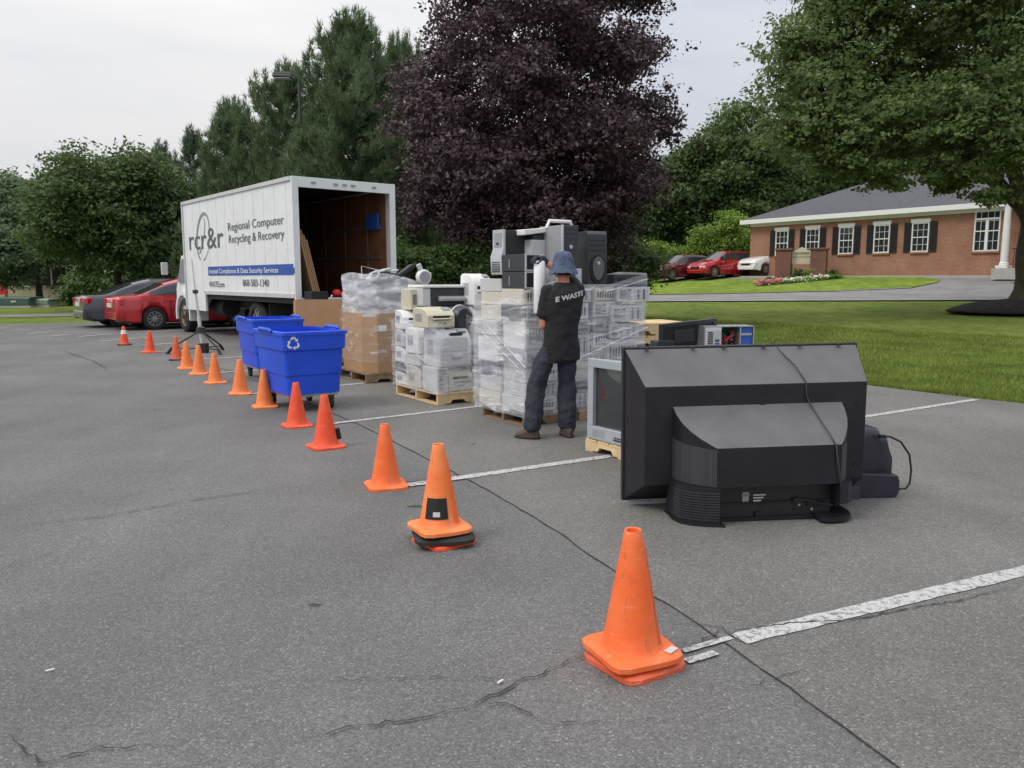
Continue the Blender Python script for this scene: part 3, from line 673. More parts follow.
MB().box(0, 22, -.9, -.02, -.6, -.2).build('front_walk', 'concrete', bld)
def bwin(cx, w_, z0, z1, cols, label=None, shut=True):
    f = MB(); d0, d1 = -.06, -.004; fr = .06
    f.box(cx-w_/2, cx+w_/2, d0, d1, z0, z0+fr).box(cx-w_/2, cx+w_/2, d0, d1, z1-fr, z1).box(cx-w_/2, cx-w_/2+fr, d0, d1, z0+fr, z1-fr).box(cx+w_/2-fr, cx+w_/2, d0, d1, z0+fr, z1-fr)
    f.box(cx-w_/2+fr, cx+w_/2-fr, d0+.01, d1, (z0+z1)/2-.025, (z0+z1)/2+.025)
    for k in range(1, cols): xx = cx-w_/2+w_*k/cols; f.box(xx-.009, xx+.009, -.04, -.012, z0+fr, (z0+z1)/2-.026).box(xx-.009, xx+.009, -.04, -.012, (z0+z1)/2+.026, z1-fr)
    for k in (1, 3): zz = z0+(z1-z0)*k/4; f.box(cx-w_/2+fr, cx+w_/2-fr, -.035, -.014, zz-.009, zz+.009)
    wn = f.build('window', 'trim', bld)
    MB().box(cx-w_/2+fr, cx+w_/2-fr, -.010, -.002, z0+fr, z1-fr).build('pane', 'glass', wn)
    MB().box(cx-w_/2-.06, cx+w_/2+.06, -.1, -.003, z1+.003, z1+.2).build('lintel', 'trim', wn, bevel=.01)
    MB().box(cx-w_/2-.05, cx+w_/2+.05, -.09, -.003, z0-.09, z0-.003).build('sill', 'brick', wn)
    if shut:
        for s_ in (-1, 1):
            xc = cx+s_*(w_/2+.23); sm = MB(); sm.box(xc-.19, xc+.19, -.05, -.005, z0-.02, z1+.05)
            for k in range(16): zz = z0+.08+(z1-z0-.1)*k/16; sm.obox((xc, -.055, zz), (.3, .018, .07), (R(28), 0, 0))
            sm.build('shutter', 'shutter', bld)
for px_, zb, zt in ((781.4, 259, 236.5), (812, 258.5, 235.5), (845.5, 257, 233.5), (881, 255, 231), (919.4, 253.8, 228.5)):
    s_, za = bpx(px_, zb); _, zc = bpx(px_, zt); bwin(s_, .92, 1.04, 2.56, 3)
sa, za = bpx(973, 251.5); sb, zb_ = bpx(1001.5, 218); bwin((sa+sb)/2, sb-sa, .98, 2.95, 4, shut=False)
MB().box((sa+sb)/2-.07, (sa+sb)/2+.07, -.072, -.004, 1.04, 2.5).box(sa+.06, sb-.06, -.072, -.0045, 2.51, 2.6).build('centre_mullion', 'trim', bld)
# entrance gable, columns, steps and railing
ent = hitwall(1005, 250, (B0[0]-1.8*.825, B0[1]-1.8*.565), BD)[0]; EW = 5.2
gp = MB(); gp.add([(ent-.3, -2.0, EAVE+.02), (ent+EW, -2.0, EAVE+.02), (ent+EW/2-.1, -2.0, EAVE+2.5), (ent-.3, 5, EAVE+.02), (ent+EW, 5, EAVE+.02), (ent+EW/2-.1, 5, EAVE+2.5)], [(0, 1, 2), (3, 5, 4), (0, 2, 5, 3), (1, 4, 5, 2), (0, 3, 4, 1)])
pr = gp.build('porch_gable', 'trim', bld)
rk = MB()
for s_ in (-1, 1):
    cx = ent+EW/2-.15; rk.hexa([(cx, -2.25, EAVE+2.55), (cx+s_*(EW/2+.35), -2.25, EAVE-.1), (cx+s_*(EW/2+.35), 5.2, EAVE-.1), (cx, 5.2, EAVE+2.55)], [(cx, -2.25, EAVE+2.75), (cx+s_*(EW/2+.45), -2.25, EAVE+.06), (cx+s_*(EW/2+.45), 5.2, EAVE+.06), (cx, 5.2, EAVE+2.75)])
rk.build('gable_roof', 'shingle', pr)
for k, xx in enumerate((ent, ent+EW-.5)):
    c = MB(); c.lathe([(.2, .25), (.2, .36), (.16, .4), (.15, 1.6), (.135, EAVE-.15), (.19, EAVE-.1), (.19, EAVE+.015)], (xx, -1.8, 0), 18); c.box(xx-.26, xx+.26, -2.06, -1.54, .12, .25); c.build('column', 'trim', bld, smooth=40)
MB().box(ent-.4, ent+EW, -2.1, -.95, -.4, .118).build('porch_floor', 'concrete', bld)
st = MB(); [st.box(ent+.8, ent+3.6, -2.1-.3*(k+1), -2.1-.3*k, -.4, .1-.14*k) for k in range(1, 3)]; st.build('steps', 'concrete', bld)
rl = MB(); [rl.tube([(ent+.5+.12*k, -2.02, .1), (ent+.5+.12*k, -2.02, 1.0)], .012, 6) for k in range(20)]; rl.tube([(ent+.4, -2.02, 1.0), (ent+2.9, -2.02, 1.0)], .025, 8); rl.build('railing', 'blackmatt', bld)
MB().box(ent+1.4, ent+2.6, -.05, -.005, .12, 2.3).build('entrance_door', 'trim', bld)
# ------------------------------------------------------------------ brick sign with flowers
sx, sy = D(801, 270, 46)[:2]; sz = D(801, 276.5, 46)[2]
def gz(x, y): return hgt(x, y)
sgn = thing('brick_sign', 'brick pillared estate sign with a cream board by the drive', 'sign', (sx, sy, hgt(sx, sy)), R(-28))
dz = max(0, sz-hgt(sx, sy)); 
for xx in (-.95, .95):
    p_ = MB(); p_.box(xx-.42, xx+.42, -.42, .42, -.4, 1.5+dz); pil = p_.build('pillar', 'brickdark', sgn); c = MB(); c.box(xx-.5, xx+.5, -.5, .5, 1.503+dz, 1.6+dz); c.build('pillar_cap', 'brickdark', pil, bevel=.01)
b_ = MB(); b_.prism([(-.52, .7+dz), (.52, .7+dz), (.52, 1.45+dz), (.3, 1.5+dz), (0, 1.68+dz), (-.3, 1.5+dz), (-.52, 1.45+dz)], -.06, .06); bo = b_.build('sign_board', 'cream', sgn, bevel=.01)
l_ = MB(); [l_.box(-.38+.1*k, -.31+.1*k, -.068, -.0605, 1.3+dz, 1.38+dz) for k in range(8)]; l_.box(-.4, .4, -.068, -.0605, 1.24+dz, 1.255+dz); l_.box(-.5, .5, -.07, -.0605, 1.10+dz, 1.13+dz); l_.build('sign_lettering', 'letter', bo)
def flowers(name, label, pxs, pxe, m, seed, n, Y=44.6, wd=.5, h=.3, cat='flowers'):
    r = np.random.default_rng(seed); C = []
    for i in range(n):
        p_ = r.uniform(pxs, pxe); x = D(p_, 278, Y)[0]; y = Y+r.uniform(-wd, wd); C.append((x, y, hgt(x, y)+.1+r.uniform(.05, h)))
    C = np.array(C); V, F = leaves(C, np.tile([0, -.4, 1.], (n, 1)), 6, .07, .12, .6, seed); o = arr_mesh(name, V, F, m); tag(o, label, cat, None, 'stuff')
flowers('pink_flowers', 'pink flowers at the left end of the sign bed', 757, 780, 'pink', 1, 130, h=.25); flowers('white_flowers', 'white flowers along the foot of the brick sign', 778, 826, 'whitef', 2, 170, h=.22)
flowers('flower_foliage', 'green foliage of the bed in front of the brick sign', 756, 838, 'greeny', 3, 330, h=.2, cat='plants')
for i, (px_, hh, m_, lb) in enumerate([(806, .75, 'greeny', 'spiky yellow green plant between the sign pillars'), (797, .8, 'shrub', 'dark shrub below the cream sign board'), (833, .6, 'shrub', 'dark potted plant right of the brick sign'), (770, .5, 'greeny', 'low yellow plant among pink flowers')]):
    x = D(px_, 278, 44.9)[0]; broadleaf('bedding_plant', lb, x, 44.9, [(0, 0, hh*.55, .3, .3, hh*.5)], 60, 10, .08, .12, m_, r0=.02, fork=.15, seed=130+i, gap=0, inner=.2, cat='plant', group='plants in the sign bed')
# ------------------------------------------------------------------ far left building, utility boxes, red sign
cb = thing('cream_building', 'low cream building with dark shuttered windows behind the left trees', 'building', (*D(40, 300, 54)[:2], 0), R(6))
MB().box(-9.5, 0, 0, 8, -.2, 3.1).build('wall', 'stucco', cb); MB().prism([(-.4, 3.1), (8.4, 3.1), (4, 5.4)], -9.9, .3, 'x').build('roof', 'shingle', cb)
ux = D(40, 300, 54)[0]
for k, px_ in enumerate((-30, -8, 8, 32, 47, 63)):
    pass
cb.location.x = D(66, 300, 54)[0]
for k, px_ in enumerate((14, 32, 46, 61)):
    xx = (D(px_, 290, 54)[0]-D(66, 300, 54)[0]); f = MB(); f.box(xx-.5, xx+.5, -.06, -.004, .95, 2.35); wn = f.build('window', 'trim', cb); MB().box(xx-.42, xx+.42, -.075, -.062, 1.03, 2.27).build('pane', 'blackmatt', wn)
    for s_ in (-1, 1): MB().box(xx+s_*.72-.18, xx+s_*.72+.18, -.06, -.004, .95, 2.35).build('shutter', 'shutter', cb)
for xx in (-9.1,): pass
def ubox(pxa, pxb, yb, yt, m, label):
    Y = G(10, yb)[1]; xa = D(pxa, yb, Y)[0]; xb = D(pxb, yb, Y)[0]; h = D(pxa, yt, Y)[2]; w_ = xb-xa
    t = thing('utility_cabinet', label, 'utility box', ((xa+xb)/2, Y, 0), R(4), 'green utility cabinets on the left verge')
    MB().box(-w_/2-.1, w_/2+.1, -.1, 1.4, -.05, .08).build('plinth', 'concrete', t); b = MB(); b.box(-w_/2, w_/2, 0, 1.3, .08, h*.8); b.prism([(0-.03, h*.8), (1.33, h*.8), (1.25, h), (.1, h)], -w_/2-.03, w_/2+.03, 'x'); b.build('cabinet', m, t, bevel=.02)
    for s_ in (-.25, .25): MB().box(w_*s_-w_*.22, w_*s_+w_*.22, -.02, -.003, .15, h*.76).build('door', m, t, bevel=.005)
    MB().box(-.15, .1, -.03, -.021, h*.5, h*.65).build('warning_label', 'plate', t)
ubox(0, 29, 307.5, 297, 'boxgreen', 'long dark green utility cabinet on the left verge'); ubox(31, 48, 307, 299, 'boxpale', 'shorter pale green utility cabinet on the left verge')
rs = thing('red_sign', 'red board with pale panel behind the dark green utility cabinet', 'sign', (*D(2, 300, 50)[:2], 0), 0)
MB().box(-1.2, .4, -.04, .04, .5, 2.5).build('board', 'redpart', rs); MB().box(-.2, .2, -.055, -.042, 1.3, 1.7).build('panel', 'trim', rs); [MB().box(x_, x_+.1, .045, .12, -.1, 2.4).build('post', 'woodold', rs) for x_ in (-1.1, .2)]
# ------------------------------------------------------------------ parking lot lamp
lx, ly, lz = D(299, 79, 29.8); lp = thing('parking_lot_lamp', 'tall parking lot lamp with a shoebox head rising out of the pines', 'street lamp', (lx, ly, 0), 0)
MB().lathe([(.3, -.1), (.3, .5), (.08, .52), (.07, 3)], n=16).build('base', 'concrete', lp, smooth=40)
MB().tube([(0, 0, .5), (0, 0, lz+.25)], [.07, .05], 10).build('pole', 'darksteel', lp, smooth=40); MB().box(-.25, 0, -.03, .03, lz+.1, lz+.18).build('arm', 'darksteel', lp)
hd_ = MB(); hd_.loft([[(-.92, -.2, lz+.06), (-.22, -.2, lz+.03), (-.22, .2, lz+.03), (-.92, .2, lz+.06)], [(-.88, -.17, lz+.21), (-.26, -.17, lz+.22), (-.26, .17, lz+.22), (-.88, .17, lz+.21)]]); h_ = hd_.build('lamp_head', 'darksteel', lp, bevel=.02); MB().box(-.84, -.3, -.14, .14, lz+.0, lz+.028).build('lens', 'lampclear', h_)
# ------------------------------------------------------------------ cars
def wheel(parent, x, y, r, wd, side, spokes=10, hub='chrome'):
    w_ = thing('wheel', None, None, (x, y, r)); w_.parent = parent
    t = MB(); t.lathe([(r*.66, -wd/2), (r*.9, -wd/2), (r, -wd*.36), (r, wd*.36), (r*.9, wd/2), (r*.66, wd/2), (r*.66, -wd/2)], n=32, axis='b', caps=False); t.build('tyre', 'tyre', w_, smooth=35)
    q = MB(); o = side*wd*.42
    q.lathe([(r*.665, o-.02*side), (r*.665, o), (r*.59, o), (r*.58, o-.05*side), (r*.665, o-.02*side)], n=32, axis='b', caps=False)
    for k in range(spokes):
        a = 2*PI*k/spokes; q.obox((math.cos(a)*r*.35, o-.01*side, math.sin(a)*r*.35), (r*.5, .02, r*.085), (0, -a, 0))
    q.lathe([(.001, o+.005*side), (r*.13, o), (r*.14, o-.04*side), (.001, o-.04*side)], n=16, axis='b'); q.build('rim', hub, w_, smooth=35)
    MB().lathe([(.001, o-.05*side), (r*.64, o-.05*side), (r*.64, o-.08*side), (.001, o-.08*side)], n=24, axis='b').build('brake', 'darksteel', w_)
    return w_
def car(name, label, cat, loc, rz, paint, L=4.6, Wd=1.8, Hc=1.45, prof='sedan', wr=.33, group=None):
    """local x = forward; body as lofted half rings with wheel arches"""
    t = thing(name, label, cat, loc, rz, group)
    xf, xr = L*.5-.88, -L*.5+.98
    if prof == 'sedan':
        belt = [(-.5, .88), (-.47, .98), (-.25, 1.0), (.1, .94), (.32, .86), (.45, .74), (.495, .6), (.5, .5)]
        roof = [(-.5, .88), (-.40, 1.0), (-.36, 1.02), (-.18, 1.36), (-.05, Hc), (.08, Hc), (.17, 1.36), (.31, .93), (.45, .76), (.495, .62), (.5, .5)]
    else:
        belt = [(-.5, .8), (-.48, 1.05), (0, 1.08), (.25, 1.02), (.42, .9), (.485, .78), (.5, .55)]
        roof = [(-.5, .8), (-.47, 1.15), (-.40, 1.52), (-.30, Hc-.02), (-.05, Hc), (.08, Hc-.04), (.28, 1.1), (.42, .96), (.485, .82), (.5, .55)]
    ip = lambda tab, f: float(np.interp(f, [a for a, _ in tab], [b for _, b in tab]))
    def ring(x):
        f = x/L; zb = .22+.1*max(0, abs(f)-.42)/.08
        for xc in (xf, xr):
            if abs(x-xc) < wr*1.16: zb = max(zb, wr+math.sqrt(max(0, (wr*1.16)**2-(x-xc)**2)))
        b = ip(belt, f); rt = max(ip(roof, f), b+.012); hw = Wd/2*(1-1.4*max(0, abs(f)-.36)**1.25*1.6) 
        gh = (rt-b); zb = min(zb, b-.12)
        return [(x, 0, .3 if zb < .3 else zb*.0+.34), (x, hw*.72, .26), (x, hw*.93, zb), (x, hw*.985, zb+.04), (x, hw, max(zb+.06, .55)), (x, hw*.985, max(zb+.08, b-.12)), (x, hw*.94, b), (x, hw*(.93-.16*min(1, gh/.45)), b+gh*.75), (x, hw*(.9-.22*min(1, gh/.45)), b+gh*.95), (x, hw*.4, rt+.012), (x, 0, rt+.02)]
    xs = [-L/2+L*i/110 for i in range(111)]; rows = [ring(x) for x in xs]; n = len(rows[0]); mb = MB()
    for sgn_ in (1, -1):
        vs = [(p[0], p[1]*sgn_, p[2]) for r_ in rows for p in r_]; mb.add(vs, [(i*n+j, i*n+j+1, (i+1)*n+j+1, (i+1)*n+j) for i in range(110) for j in range(1, n-1)])
        for i in (0, 110): mb.add([(p[0], p[1]*sgn_, p[2]) for p in rows[i]], [tuple(range(1, n))])
    me_o = mb.build('body', paint, t, smooth=42)
    bm = bmesh.new(); bm.from_mesh(me_o.data); bmesh.ops.remove_doubles(bm, verts=bm.verts, dist=.002); bmesh.ops.recalc_face_normals(bm, faces=bm.faces); bm.to_mesh(me_o.data); bm.free()
    MB().box(-L/2+.25, L/2-.25, -Wd/2+.12, Wd/2-.12, .2, .62).build('underbody', 'blackmatt', t)
    # glass: strips of the same sections, a few mm proud
    def strip(name_, xa, xb, j0, j1, sgn_, inset=0):
        q = MB(); k = 26; vs = []
        for i in range(k+1):
            x = xa+(xb-xa)*i/k; r_ = ring(x); a = Vector(r_[6]); m_ = Vector(r_[7]); b = Vector(r_[8]); lo = a.lerp(m_, .12); hi = m_.lerp(b, .55)
            for w_ in (lo, m_, hi): vs.append((w_.x, (w_.y+.009)*sgn_, w_.z+.003))
        q.add(vs, [(3*i+j, 3*i+j+1, 3*i+3+j+1, 3*i+3+j) for i in range(k) for j in range(2)]); return q.build(name_, 'glass', t, fix=False)
    ga, gb = (-.30, .215) if prof == 'sedan' else (-.43, .2)
    pl = .015
    for sgn_ in (1, -1):
        strip('side_window', L*(.03+pl/L), L*gb, 6, 8, sgn_); strip('side_window', L*ga, L*.02, 6, 8, sgn_)
    def shield(xa, xb, name_):
        q = MB(); k = 14; vs = []
        for i in range(k+1):
            x = xa+(xb-xa)*i/k; r_ = ring(x); P_ = r_[8]; T_ = r_[9]; C_ = r_[10]
            vs += [(x, -P_[1]*.97, P_[2]+.008), (x, -T_[1], T_[2]+.01), (x, 0, C_[2]+.01), (x, T_[1], T_[2]+.01), (x, P_[1]*.97, P_[2]+.008)]
        q.add(vs, [(i*5+j, i*5+j+1, (i+1)*5+j+1, (i+1)*5+j) for i in range(k) for j in range(4)]); return q.build(name_, 'glass', t, smooth=60, fix=False)
    if prof == 'sedan': shield(L*.175, L*.3, 'windscreen'); shield(-L*.35, -L*.19, 'rear_window')
    else: shield(L*.09, L*.275, 'windscreen'); shield(-L*.468, -L*.405, 'rear_window')
    hw = Wd/2
    for s_ in (-1, 1):
        for xc in (xf, xr): wheel(t, xc, s_*(hw-.13), wr, .22, s_)
        MB().obox((-L/2+.12, s_*hw*.68, .84), (.22, hw*.42, .17), (0, R(-8), -s_*R(22))).build('tail_lamp', 'lampred', t, bevel=.02)
        MB().obox((L/2-.16, s_*hw*.66, .68), (.3, hw*.4, .15), (0, R(20), s_*R(22))).build('headlamp', 'lampclear', t, bevel=.02)
        MB().sphere((L*.19, s_*(hw+.08), .98), (.07, .11, .07)).build('door_mirror', paint, t, smooth=60)
        for xd in (-.35, .6): MB().box(xd, xd+.18, s_*hw*.985-.012, s_*hw*.985+.02, .8, .825).build('door_handle', paint, t, bevel=.005)
        dg = MB(); 
        for xd in (-L*.17, L*.035, L*.215): dg.box(xd, xd+.008, s_*hw-.02, s_*hw+.003, .35, .86)
        dg.build('door_gap', 'blackmatt', t)
    MB().box(-L/2-.03, -L/2+.1, -hw*.72, hw*.72, .3, .52).build('rear_bumper', paint, t, bevel=.03); MB().box(-L/2-.035, -L/2+.05, -.26, .26, .66, .79).build('licence_plate', 'plate', t)
    MB().box(-L/2-.012, -L/2+.2, -hw*.74, hw*.74, .4, .84).build('rear_panel', paint, t, bevel=.02); MB().box(L/2-.2, L/2+.004, -hw*.74, hw*.74, .4, .6).build('front_panel', paint, t, bevel=.02)
    MB().box(L/2-.1, L/2+.03, -hw*.72, hw*.72, .28, .48).build('front_bumper', paint, t, bevel=.03); MB().box(L/2-.12, L/2+.015, -hw*.45, hw*.45, .54, .68).build('grille', 'blackmatt', t, bevel=.01)
    return t
def on(px, py): x, y = G(px, py); return x, y
# parked sedans left: the rear right wheel stands at the given pixel
def parkcar(name, label, wpx, wpy, rz, paint, **k):
    x, y = G(wpx, wpy); L = k.get('L', 4.6); xr = -L/2+.98; yr = -(k.get('Wd', 1.8)/2-.1); c, s_ = math.cos(rz), math.sin(rz)
    return car(name, label, 'car', (x-(c*xr-s_*yr), y-(s_*xr+c*yr), 0), rz, paint, **k)
parkcar('red_sedan', 'red sedan parked tail out just left of the white truck', 155, 329.8, R(40), 'carred', Hc=1.5, L=4.35, group='cars parked left of the truck')
parkcar('grey_sedan', 'dark grey sedan parked tail out behind the red sedan', 121, 327.3, R(40), 'cargrey', Hc=1.5, group='cars parked left of the truck')
def farcar(name, label, px, Y, rz, paint, ybot, **k):
    x, y, z = D(px, ybot, Y); return car(name, label, 'car', (x, y, max(z, hgt(x, y)+.03)), rz, paint, **k)
FC = 'cars parked by the brick building'
farcar('dark_red_suv', 'dark maroon crossover second from the left beside the lawn', 681, 53, R(207), 'cardarkred', 280.5, L=4.6, Wd=1.85, Hc=1.66, prof='suv', wr=.36, group=FC)
farcar('red_suv', 'bright red crossover between the maroon and the white car', 722, 52, R(207), 'carred', 280, L=4.6, Wd=1.85, Hc=1.7, prof='suv', wr=.36, group=FC)
farcar('white_car', 'white car nosing out from behind the brick sign', 772, 51.5, R(207), 'carwhite', 280, L=4.6, Wd=1.8, Hc=1.5, prof='suv', wr=.34, group=FC)
farcar('silver_car', 'silver grey car mostly hidden behind the maroon crossover', 640, 56, R(207), 'carsilver', 280, L=4.6, Wd=1.8, Hc=1.5, prof='suv', group=FC)
# ------------------------------------------------------------------ box truck (local x across, local y towards the cab)
TR = (-4.42, 16.3); TD = (-.63, .7766); trz = math.atan2(TD[1], TD[0])-PI/2
trk = thing('box_truck', 'white box truck with open rear, blue band and recycling company lettering', 'truck', (*TR, 0), trz)
def tp(px, py): s_, z = hitwall(px, py, TR, TD); return s_, z
BW, BL, Zt, Zb = 2.36, 7.2, 3.54, 1.10
# box: side walls, roof, front wall, floor as one shell
sh = MB(); th = .05
sh.box(0, th, .06, BL, Zb, Zt-.05); sh.box(0, th, BL-1.55, BL, .66, Zb-.0005)            # left wall and its lower front drop
sh.box(BW-th, BW, .06, BL, Zb, Zt-.05); sh.box(th, BW-th, BL-th, BL, Zb, Zt-.05); sh.box(0, BW, .06, BL, Zt-.05, Zt)
sh.build('cargo_box', 'truckwhite', trk)
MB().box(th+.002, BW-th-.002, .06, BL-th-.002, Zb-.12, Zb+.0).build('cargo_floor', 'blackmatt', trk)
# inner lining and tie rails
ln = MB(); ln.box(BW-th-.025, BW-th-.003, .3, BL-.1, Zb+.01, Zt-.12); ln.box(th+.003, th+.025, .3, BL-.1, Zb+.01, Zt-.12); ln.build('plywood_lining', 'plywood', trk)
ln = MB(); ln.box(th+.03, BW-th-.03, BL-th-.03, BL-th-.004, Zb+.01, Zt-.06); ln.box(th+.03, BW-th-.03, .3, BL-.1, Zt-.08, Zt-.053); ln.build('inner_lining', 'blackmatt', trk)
for zz in (1.95, 2.62): MB().box(BW-th-.05, BW-th-.027, .5, BL-.2, zz, zz+.07).build('tie_rail', 'steel', trk)
MB().box(BW-th-.12, BW-th-.055, .5, 1.0, 2.6, 2.95).build('blue_strap', 'bluepart', trk)
for yy in (1.1, 2.2, 3.3, 4.4, 5.5): MB().box(BW-th-.035, BW-th-.026, yy, yy+.03, Zb+.05, Zt-.15).build('lining_batten', 'woodold', trk)
# frame round the rear opening
fr = MB(); fr.box(-.02, .12, 0, .058, Zb-.3, Zt+.01).box(BW-.12, BW+.02, 0, .058, Zb-.3, Zt+.01).box(.12, BW-.12, 0, .058, Zt-.2, Zt+.01).box(.12, BW-.12, 0, .058, Zb-.16, Zb-.0)
fr.build('rear_frame', 'truckwhite', trk, bevel=.008)
for xx in (.45, .95, 1.15, 1.35, 1.85): MB().box(xx-.05, xx+.05, -.02, -.002, Zt-.11, Zt-.07).build('marker_lamp', 'grey', trk)
rl = MB(); rl.box(-.035, -.002, .06, BL, Zt-.07, Zt+.012); rl.box(-.035, -.002, .06, BL-1.56, Zb-.002, Zb+.09); rl.box(-.03, -.002, BL-.06, BL+.02, .66, Zt-.08); rl.build('side_rail', 'truckrail', trk, bevel=.004)
rv = MB(); [rv.box(-.004, -.002, .35+k*.6, .362+k*.6, Zb+.1, Zt-.08) for k in range(12)]; rv.build('panel_seam', 'truckwhite', trk)
# lettering: plane x = -.006; text runs from the cab end to the rear (local -y)
def side_text(txt, pl, pr_, m, bold=0, name='lettering'):
    """pl, pr_: pixel (x, ytop, ybottom) at the left and right end"""
    sL, z1 = tp(pl[0], pl[1]); _, z0 = tp(pl[0], pl[2]); sR, z3 = tp(pr_[0], pr_[1]); _, z2 = tp(pr_[0], pr_[2]); w_ = sL-sR; z0m = (z0+z2)/2; h = ((z1-z0)+(z3-z2))/2
    M4 = Matrix.Translation((-.011, sL, z0m)) @ Matrix(((0, 0, -1, 0), (-1, 0, 0, 0), (0, 1, 0, 0), (0, 0, 0, 1)))
    return textmesh(txt, w_, h, name, m, trk, M4, bold=bold)
def LO(pts, m, name='logo'):     # polyline ribbon on the side plane
    q = MB(); vs = []
    for y, z, h in pts: vs.append((y, z, h))
    V_ = []
    for i, (y, z, h) in enumerate(vs):
        a = vs[max(0, i-1)]; b = vs[min(len(vs)-1, i+1)]; dy, dz_ = b[0]-a[0], b[1]-a[1]; L_ = math.hypot(dy, dz_) or 1; V_ += [(-.0105, y-dz_/L_*h, z+dy/L_*h), (-.0105, y+dz_/L_*h, z-dy/L_*h)]
    q.add(V_, [(2*i, 2*i+1, 2*i+3, 2*i+2) for i in range(len(vs)-1)]); return q.build(name, m, trk, fix=False)
side_text('rcr&r', (189, 231, 251), (223, 226, 247), 'letter', .002)
side_text('Regional Computer', (228, 223.5, 234.5), (283.8, 214, 226), 'letter', 0)
side_text('Recycling & Recovery', (229, 235.5, 246), (284.2, 228.5, 241), 'letter', 0)
sA, zA = tp(208.3, 268.8); sB, zB = tp(294, 261.2); sA2, zA2 = tp(208.3, 277.5); zm1 = (zA+zB)/2; _, zB2 = tp(294, 272.6); zm0 = (zA2+zB2)/2
MB().box(-.0085, -.004, sB, sA, zm0, zm1).build('blue_band', 'blueband', trk)
side_text('mental Compliance & Data Security Services', (209.5, 270.7, 276.8), (278.5, 265, 272), 'trim', .004)
side_text('WASTE.com', (209.3, 281.7, 287.2), (224.6, 281.2, 286.8), 'letter', .01)
side_text('868-583-1340', (243, 279.8, 286.8), (269.2, 278.6, 286), 'letter', .004)
sc_, zc_ = tp(203.3, 237.4); s1, _ = tp(197.0, 237); rw = abs(s1-sc_); hh = abs(tp(203.3, 214)[1]-tp(203.3, 261)[1])/2
LO([(sc_+rw*1.0*math.cos(a)-rw*.45*math.sin(a)*.6, zc_+hh*math.sin(a), .028*(1+.6*math.sin(a*1.0+1))) for a in [R(-70)+R(330)*k/60 for k in range(61)]], 'swoosh')
LO([(sc_+rw*.25-rw*.6*math.sin(a)-.35*rw*math.cos(a*1.3), zc_+hh*.8*math.sin(a), .02) for a in [R(-60)+R(140)*k/30 for k in range(31)]], 'swoosh')
# chassis, tanks, wheels, bumper and lift rails
ch = MB(); ch.box(.7, .82, -.1, BL+2.0, .75, 1.0).box(BW-.82, BW-.7, -.1, BL+2.0, .75, 1.0); [ch.box(.15, BW-.15, .6+k*.9, .68+k*.9, 1.0, Zb-.13) for k in range(10)]; ch.build('chassis', 'blackmatt', trk)
MB().tube([(.5, 5.2, .75), (.5, 6.2, .75)], .24, 18).build('fuel_tank', 'blackmatt', trk, smooth=40)
for s_, x_ in ((-1, .38), (1, BW-.38)):
    q = wheel(trk, x_, 2.6, .5, .5, -s_); q.rotation_euler = (0, 0, PI/2); 
    q2 = wheel(trk, .22 if s_ < 0 else BW-.22, 7.85, .48, .28, -s_, 5, 'rust'); q2.rotation_euler = (0, 0, PI/2)
MB().tube([(.55, 1.7, .65), (.2, 1.7, .9)], .02).build('mud_flap_bracket', 'darksteel', trk); MB().box(.1, .62, 1.68, 1.7, .2, .95).build('mud_flap', 'rubber', trk)
bp = MB(); bp.box(.1, BW-.1, -.32, -.2, .62, .76); bp.box(.1, .2, -.2, .05, .62, Zb-.2).box(BW-.2, BW-.1, -.2, .05, .62, Zb-.2); bp.build('rear_bumper', 'darksteel', trk, bevel=.01)
MB().box(.14, .5, -.42, -.05, Zb-.12, Zb+.14).build('rear_step_box', 'blackmatt', trk, bevel=.01); MB().box(.55, BW-.2, -.35, -.02, Zb-.2, Zb-.03).build('folded_tail_lift', 'darksteel', trk, bevel=.01)
MB().tube([(-.02, -.35, Zb-.12), (.5, -.4, Zb-.1), (.6, -.4, Zb+.06)], .02).build('grab_rail', 'truckrail', trk, smooth=60)
MB().box(-.026, -.0205, -.0, .05, Zb+.5, Zb+.62).build('marker_reflector', 'board', trk)
# cab and sloping hood
cabm = MB(); cx0, cx1 = .12, BW-.12
cabm.loft([[(cx0, BL+.12, .62), (cx0, BL+1.4, .62), (cx0, BL+1.4, 1.2), (cx0+.1, BL+1.1, 2.15), (cx0+.12, BL+.16, 2.25)], [(cx1, BL+.12, .62), (cx1, BL+1.4, .62), (cx1, BL+1.4, 1.2), (cx1-.1, BL+1.1, 2.15), (cx1-.12, BL+.16, 2.25)]])
cab = cabm.build('cab', 'truckwhite', trk, bevel=.05)
MB().add([(cx0-.004, BL+.3, 1.4), (cx0-.004, BL+1.2, 1.4), (cx0+.08, BL+1.0, 2.05), (cx0+.085, BL+.32, 2.07)], [(0, 1, 2, 3)]).build('side_window', 'glass', cab, fix=False)
MB().add([(cx0+.15, BL+1.36, 1.4), (cx1-.15, BL+1.36, 1.4), (cx1-.2, BL+1.14, 2.1), (cx0+.2, BL+1.14, 2.1)], [(0, 1, 2, 3)]).build('windscreen', 'glass', cab, fix=False)
hm = MB(); hm.loft([[(cx0+.35, BL+1.2, .6), (cx0+.35, BL+1.2, 1.3), (cx1-.35, BL+1.2, 1.3), (cx1-.35, BL+1.2, .6)], [(cx0+.5, BL+2.2, .6), (cx0+.5, BL+2.2, 1.02), (cx1-.5, BL+2.2, 1.02), (cx1-.5, BL+2.2, .6)]]); hm = None
